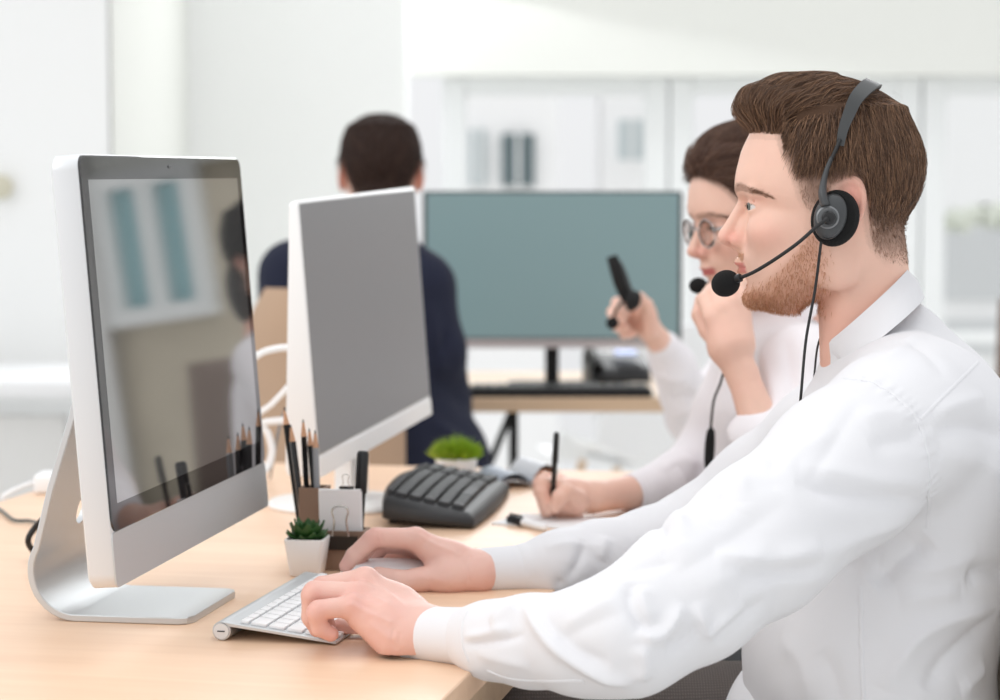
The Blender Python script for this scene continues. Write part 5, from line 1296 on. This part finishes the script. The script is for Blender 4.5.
# glasses
g0 = HW.wor([[732, 0, 212]])[0]; gl = empty('glasses', tuple(g0), 0, 'clear-rimmed round glasses on the writing woman\'s nose', 'glasses')
M_rim = mat('clear_rim', lin(190, 184, 182), .25, spec=.7)
for s_ in (-1, 1):
    ring = [HW.wor([[735+abs(s_*31+22*math.cos(a))*.10, s_*31+22*math.cos(a), 213+20*math.sin(a)]])[0] for a in [2*math.pi*k/36 for k in range(37)]]
    wobj('rim', tube(ring, .0008, 8), M_rim, gl, sharp=0)
    wobj('lens', loft([HW.wor(np.array([[735+abs(s_*31+k*22*math.cos(a))*.10, s_*31+k*22*math.cos(a), 213+k*20*math.sin(a)] for a in [2*math.pi*j/30 for j in range(30)]])) for k in (.98, .5, .02)]), mat('lens_glass', (1, 1, 1, 1), .02, trans=1, ior=1.03), gl, sharp=0)
    wobj('temple', tube(HW.wor(np.array([[742, s_*54, 207], [760, s_*70, 204], [835, s_*80, 200], [856, s_*80, 212]])), .0012, 8, smooth=4), M_rim, gl)
wobj('bridge', tube(HW.wor(np.array([[736, -10, 208], [733, 0, 205.5], [736, 10, 208]])), .0012, 8, smooth=4), M_rim, gl)
mw = HW.loc(P(707, 285, 2.745)[None])[0]
kn_ = HW.loc(P(742, 280, 2.765)[None])[0]; kn2 = HW.loc(P(722, 284, 2.745)[None])[0]
headset('headset', HW, 'black headset with foam microphone worn by the woman in glasses', tuple(mw), foam=11.5, knee=[tuple(kn_), tuple(kn2)])
cable('headset_cable', [P(733, 330, 2.70), P(722, 378, 2.72), P(714, 400, 2.76), P(711, 425, 2.78), P(709, 450, 2.79), P(708, 482, 2.80)], .0016, M_rubber, 'thin black headset cord hanging down the woman\'s blouse')
a_, b_ = P(711, 428, 2.775), P(708, 474, 2.79)
tag(wobj('cable_control', tube([a_, a_*.9+b_*.1, a_*.6+b_*.4, a_*.25+b_*.75, b_], [.0025, .0055, .0068, .006, .0022], 12, smooth=4), M_blackm, origin=tuple(a_)), 'black inline volume control on the woman\'s headset cord', 'cable control')
t0, t1 = P(552, 512, 2.80), P(556.5, 432, 2.80); e = empty('pen', tuple(t0), 0, 'slim black pen upright in the woman\'s writing hand', 'pen'); d = t1-t0
lobj('barrel', tube([d*.08, d*.6, d*.62, d*.98, d], [.0032, .0034, .0042, .0036, .002], 12), M_black, e, sharp=40); lobj('tip', tube([(0, 0, 0), d*.08], [.0008, .0031], 10), M_metal, e)
lobj('pocket_clip', tube([d*.97+np.array([.003, -.004, 0]), d*.66+np.array([.003, -.006, 0])], .0009, 6), M_black, e)
# ================= the person behind her =================
HT = Head(P(768, 214, 4.12), 190, 0, K=1014/.93, woman=True); HT.hairc = lin(34, 28, 28)
def t_shirt(p):
    d = ell(p, P(778, 400, 4.14), (.10, .14, .19)); d = smin(d, ell(p, P(780, 500, 4.14), (.12, .15, .2)), .05); d = smin(d, rcone(p, P(780, 300, 4.13), P(778, 350, 4.13), .04, .08), .04)
    for y_ in (3.98, 4.28): d = smin(d, rcone(p, P(778, 312, 4.13), P(768, 330, y_), .04, .05), .03)
    a = chain(p, pc((765, 332, 3.97, .052), (735, 372, 3.90, .048), (694, 418, 3.80, .046)), .015); a = smin(a, chain(p, pc((694, 418, 3.80, .045), (684, 395, 3.76, .042), (672, 365, 3.71, .036), (664, 348, 3.68, .030)), .012), .02)
    b = chain(p, pc((770, 332, 4.29, .052), (760, 390, 4.32, .045), (720, 420, 4.28, .038), (700, 420, 4.25, .03)), .02)
    return smin(d, smin(a, b, .004), .022)
hT = dict(palm=[((P(667, 356, 3.69), .020), (P(658, 340, 3.665), .019)), ((P(658, 340, 3.665), .019), (P(645, 322, 3.65), .020)), ((P(645, 322, 3.65), .020), (P(628, 307, 3.64), .012)), ((P(644, 325, 3.66), .019), (P(624, 315, 3.66), .012)), ((P(646, 328, 3.67), .018), (P(626, 322, 3.68), .0115)),
    ((P(650, 330, 3.63), .016), (P(648, 312, 3.61), .0125))],
    fingers=[pc((628, 307, 3.64, .0115), (617, 303, 3.62, .010), (618, 309, 3.60, .009), (626, 312, 3.595, .0075)), pc((624, 315, 3.66, .0115), (613, 312, 3.64, .010), (614, 318, 3.61, .009), (623, 320, 3.60, .0075)), pc((626, 322, 3.68, .011), (615, 321, 3.66, .0095), (617, 327, 3.63, .0085), (626, 328, 3.61, .0072)),
    pc((632, 328, 3.69, .0105), (622, 329, 3.67, .009), (624, 334, 3.64, .008), (632, 334, 3.62, .007)), pc((650, 318, 3.615, .0125), (647, 305, 3.60, .0105), (640, 298, 3.59, .0095), (632, 299, 3.59, .008))])
t_legs = lambda p: np.minimum(rcone(p, (.52, 4.06, .62), (.50, 4.05, .09), .095, .05), rcone(p, (.52, 4.24, .62), (.50, 4.25, .09), .095, .05))
tp, th_ = make_person(HT, t_shirt, [hT], t_legs, np.array([.52, 4.14, .6]), 'partly hidden person in a white blouse behind the writing woman, hand holding up a headset', hh=.0035, bh=.012)
V, Q = cloth(t_shirt, (.2, 3.6, .6), (.72, 4.45, 1.15), .006, [([(660, 372), (675, 380), (690, 376)], .006, .012), ([(670, 400), (686, 396), (704, 404)], -.006, .014), ([(668, 420), (690, 410), (712, 400)], .005, .012)], amp=.003, sc=24, y1=5, seed=8)
eyes(HT, tp); wobj('blouse', (V, Q), M_blouse, tp, sharp=0); trousers(tp, t_legs, [.52, 4.14, .55], M_dgrey)
make_hair(HT, tp, th_[0], th_[1], HAIRPOLY_W, lambda q: np.full(len(q), 10.), simple_flow(.4, 1, 0), 2500, 6, lambda q: np.full(len(q), 60.), .0006, colramp((30, 25, 25), (60, 50, 48)), cap_h=.004, shrink=.9)
lo_, hi_ = HT.wor([[850, 0, 250]])[0]-.2, HT.wor([[850, 0, 250]])[0]+.2
def longhair(p):
    q = HT.loc(p); d = ell(q, (882, 0, 270), (48, 74, 90)); return smax(d, -(head_sdf(q, True)-1), 4)/HT.K
wobj('long_hair', nets(longhair, lo_, hi_, .006), mat('black_hair', lin(30, 25, 25), .5), tp, sharp=0)
# headset held up in the hand
h0 = P(630, 304, 3.60); e = empty('headset', tuple(h0), 0, 'folded black headset held up in a hand before the grey-green monitor', 'headset')
def lt(pts): return [np.array(P(*q))-h0 for q in pts]
lobj('headband', tube(lt([(612, 256, 3.58), (616, 270, 3.58), (621, 286, 3.585), (628, 301, 3.59)]), [.009, .010, .010, .009], 12, smooth=5, flat=.35, up=(0, 1, 0)), M_blackm, e, sharp=0)
lobj('headband_rail', tube(lt([(618, 262, 3.60), (624, 276, 3.60), (629, 290, 3.60), (634, 300, 3.60)]), [.006, .006, .006, .006], 12, smooth=5, flat=.5, up=(0, 1, 0)), M_dgrey, e, sharp=0)
lobj('ear_cup', tube(lt([(626, 299, 3.585), (631, 300, 3.585), (636, 302, 3.59), (640, 304, 3.59)]), [.010, .017, .016, .008], 16, smooth=3), M_blackm, e, sharp=0)
lobj('boom', tube(lt([(622, 302, 3.58), (616, 310, 3.57), (613, 320, 3.57)]), .0025, 8, smooth=4), M_blackm, e); lobj('mic_foam', xf(sphere((0, 0, 0), .0105, 20, 14), tuple(lt([(612.5, 323, 3.57)])[0])), M_foam, e, sharp=0)
# ================= the man in the navy suit =================
HN = Head(P(381, 174, 4.26), 93, 4, K=1014); HN.hairc = lin(58, 40, 34)
def n_shirt(p):
    d = ell(p, P(352, 350, 4.2), (.175, .13, .22)); d = smin(d, ell(p, P(392, 470, 4.22), (.195, .16, .17)), .07)
    d = smin(d, rcone(p, P(378, 232, 4.24), P(360, 280, 4.21), .052, .10), .04)
    d = smin(d, rcone(p, P(370, 245, 4.22), P(296, 272, 4.2), .05, .060), .035); d = smin(d, rcone(p, P(378, 245, 4.22), P(422, 282, 4.2), .05, .058), .035)
    a = chain(p, pc((294, 276, 4.2, .062), (285, 340, 4.2, .056), (282, 400, 4.28, .050), (310, 405, 4.5, .038)), .02); b = chain(p, pc((422, 290, 4.2, .060), (436, 350, 4.2, .056), (444, 400, 4.27, .050), (425, 404, 4.45, .036)), .02)
    return smin(d, smin(a, b, .01), .03)
def n_hand(x):
    return dict(palm=[((P(x, 402, 4.44), .026), (P(x, 400, 4.50), .02)), ((P(x, 400, 4.50), .02), (P(x-8, 397, 4.56), .012)), ((P(x, 400, 4.50), .02), (P(x+8, 397, 4.56), .012))],
                fingers=[pc((x+k*6, 397, 4.56, .010), (x+k*7, 394, 4.60, .009), (x+k*7, 397, 4.63, .008)) for k in (-1.5, -.5, .5, 1.5)]+[pc((x+9, 401, 4.50, .012), (x+16, 401, 4.54, .010), (x+17, 401, 4.57, .009))])
n_legs = seated_legs((-.24, 4.22, .52), (-.20, 4.50, .54), .11)
nv, nh_ = make_person(HN, n_shirt, [], n_legs, np.array([-.25, 4.22, .5]), 'man in a navy suit seated with his back to us behind the grey-screened computer', hh=.0032, bh=.012, cut=350)
V, Q = cloth(n_shirt, (-.62, 3.95, .45), (.05, 4.6, 1.16), .006, [([(430, 300), (436, 340), (440, 380)], .006, .014), ([(446, 330), (440, 350), (430, 362)], -.006, .010), ([(430, 420), (460, 440), (490, 455)], .008, .016)], amp=.003, sc=22, y1=5, seed=9)
nj = wobj('jacket', (V, Q), M_navy, nv, sharp=0); trousers(nv, n_legs, [-.25, 4.22, .5], M_navy)
def n_T(q): return ip(q[:, 2], [(90, 5), (150, 6), (200, 5), (230, 2), (262, 1)])
make_hair(HN, nv, nh_[0], nh_[1], HAIRPOLY, n_T, simple_flow(.25, .9), 6000, 5, lambda q: np.full(len(q), 24.), .0005, colramp((50, 34, 28), (104, 74, 60)), cap_h=.0035, shrink=.8)
# his chair
cb = P(330, 288, 3.98); e = empty('office_chair', (-.318, 4.0, 0), 0, 'tan upholstered chair behind the man in the navy suit', 'chair')
zt = cb[2]; rings = []
for i in range(15):
    a = i/14; z = .46+(zt-.46)*a; hw = .145*(1-.25*max(0, a-.8)/.2*max(0, a-.8)/.2)+.0; k = .022*(1-abs(2*a-1)**8)+.008
    rings.append([(hw*math.cos(q), -.02-.04*a+.05*math.cos(q)**2+k*math.sin(q), z) for q in [2*math.pi*j/32 for j in range(32)]])
lobj('backrest', loft(rings), M_beige, e, sharp=60)
lobj('seat', loft([[(a, b+.16, z) for a, b in rrect(.34-2*i, .34-2*i, .06)] for z, i in ((.38, .02), (.39, 0), (.43, 0), (.45, .03))]), M_beige, e, sharp=60)
for sx in (-1, 1):
    for sy in (0, 1): lobj('leg', tube([(sx*.13, .03+sy*.26, .385), (sx*.15, .0+sy*.33, .0)], [.016, .011], 10), M_wood2, e)

# brown chair further right, seen only mirrored in the near screen
e = empty('visitor_chair', (1.58, 6.0, 0), R(-10), 'grey-brown upholstered chair mirrored in the near dark screen', 'chair')
M_br = mat('grey_brown_fabric', lin(128, 112, 104), .9, bump=.3, bscale=600)
rings = []
for i in range(15):
    a = i/14; z = .45+.42*a; hw = .22*(1-.08*a); k = .03*(1-abs(2*a-1)**8)+.01
    rings.append([(hw*math.cos(q), .2+.05*a-.03*math.cos(q)**2+k*math.sin(q), z) for q in [2*math.pi*j/32 for j in range(32)]])
lobj('backrest', loft(rings), M_br, e, sharp=60)
lobj('seat', loft([[(a, b, z) for a, b in rrect(.48-2*i, .46-2*i, .07)] for z, i in ((.38, .02), (.39, 0), (.45, 0), (.47, .03))]), M_br, e, sharp=60)
for sx in (-1, 1):
    for sy in (-1, 1): lobj('leg', tube([(sx*.2, sy*.19, .385), (sx*.23, sy*.22, .0)], [.018, .012], 10), M_blackm, e)
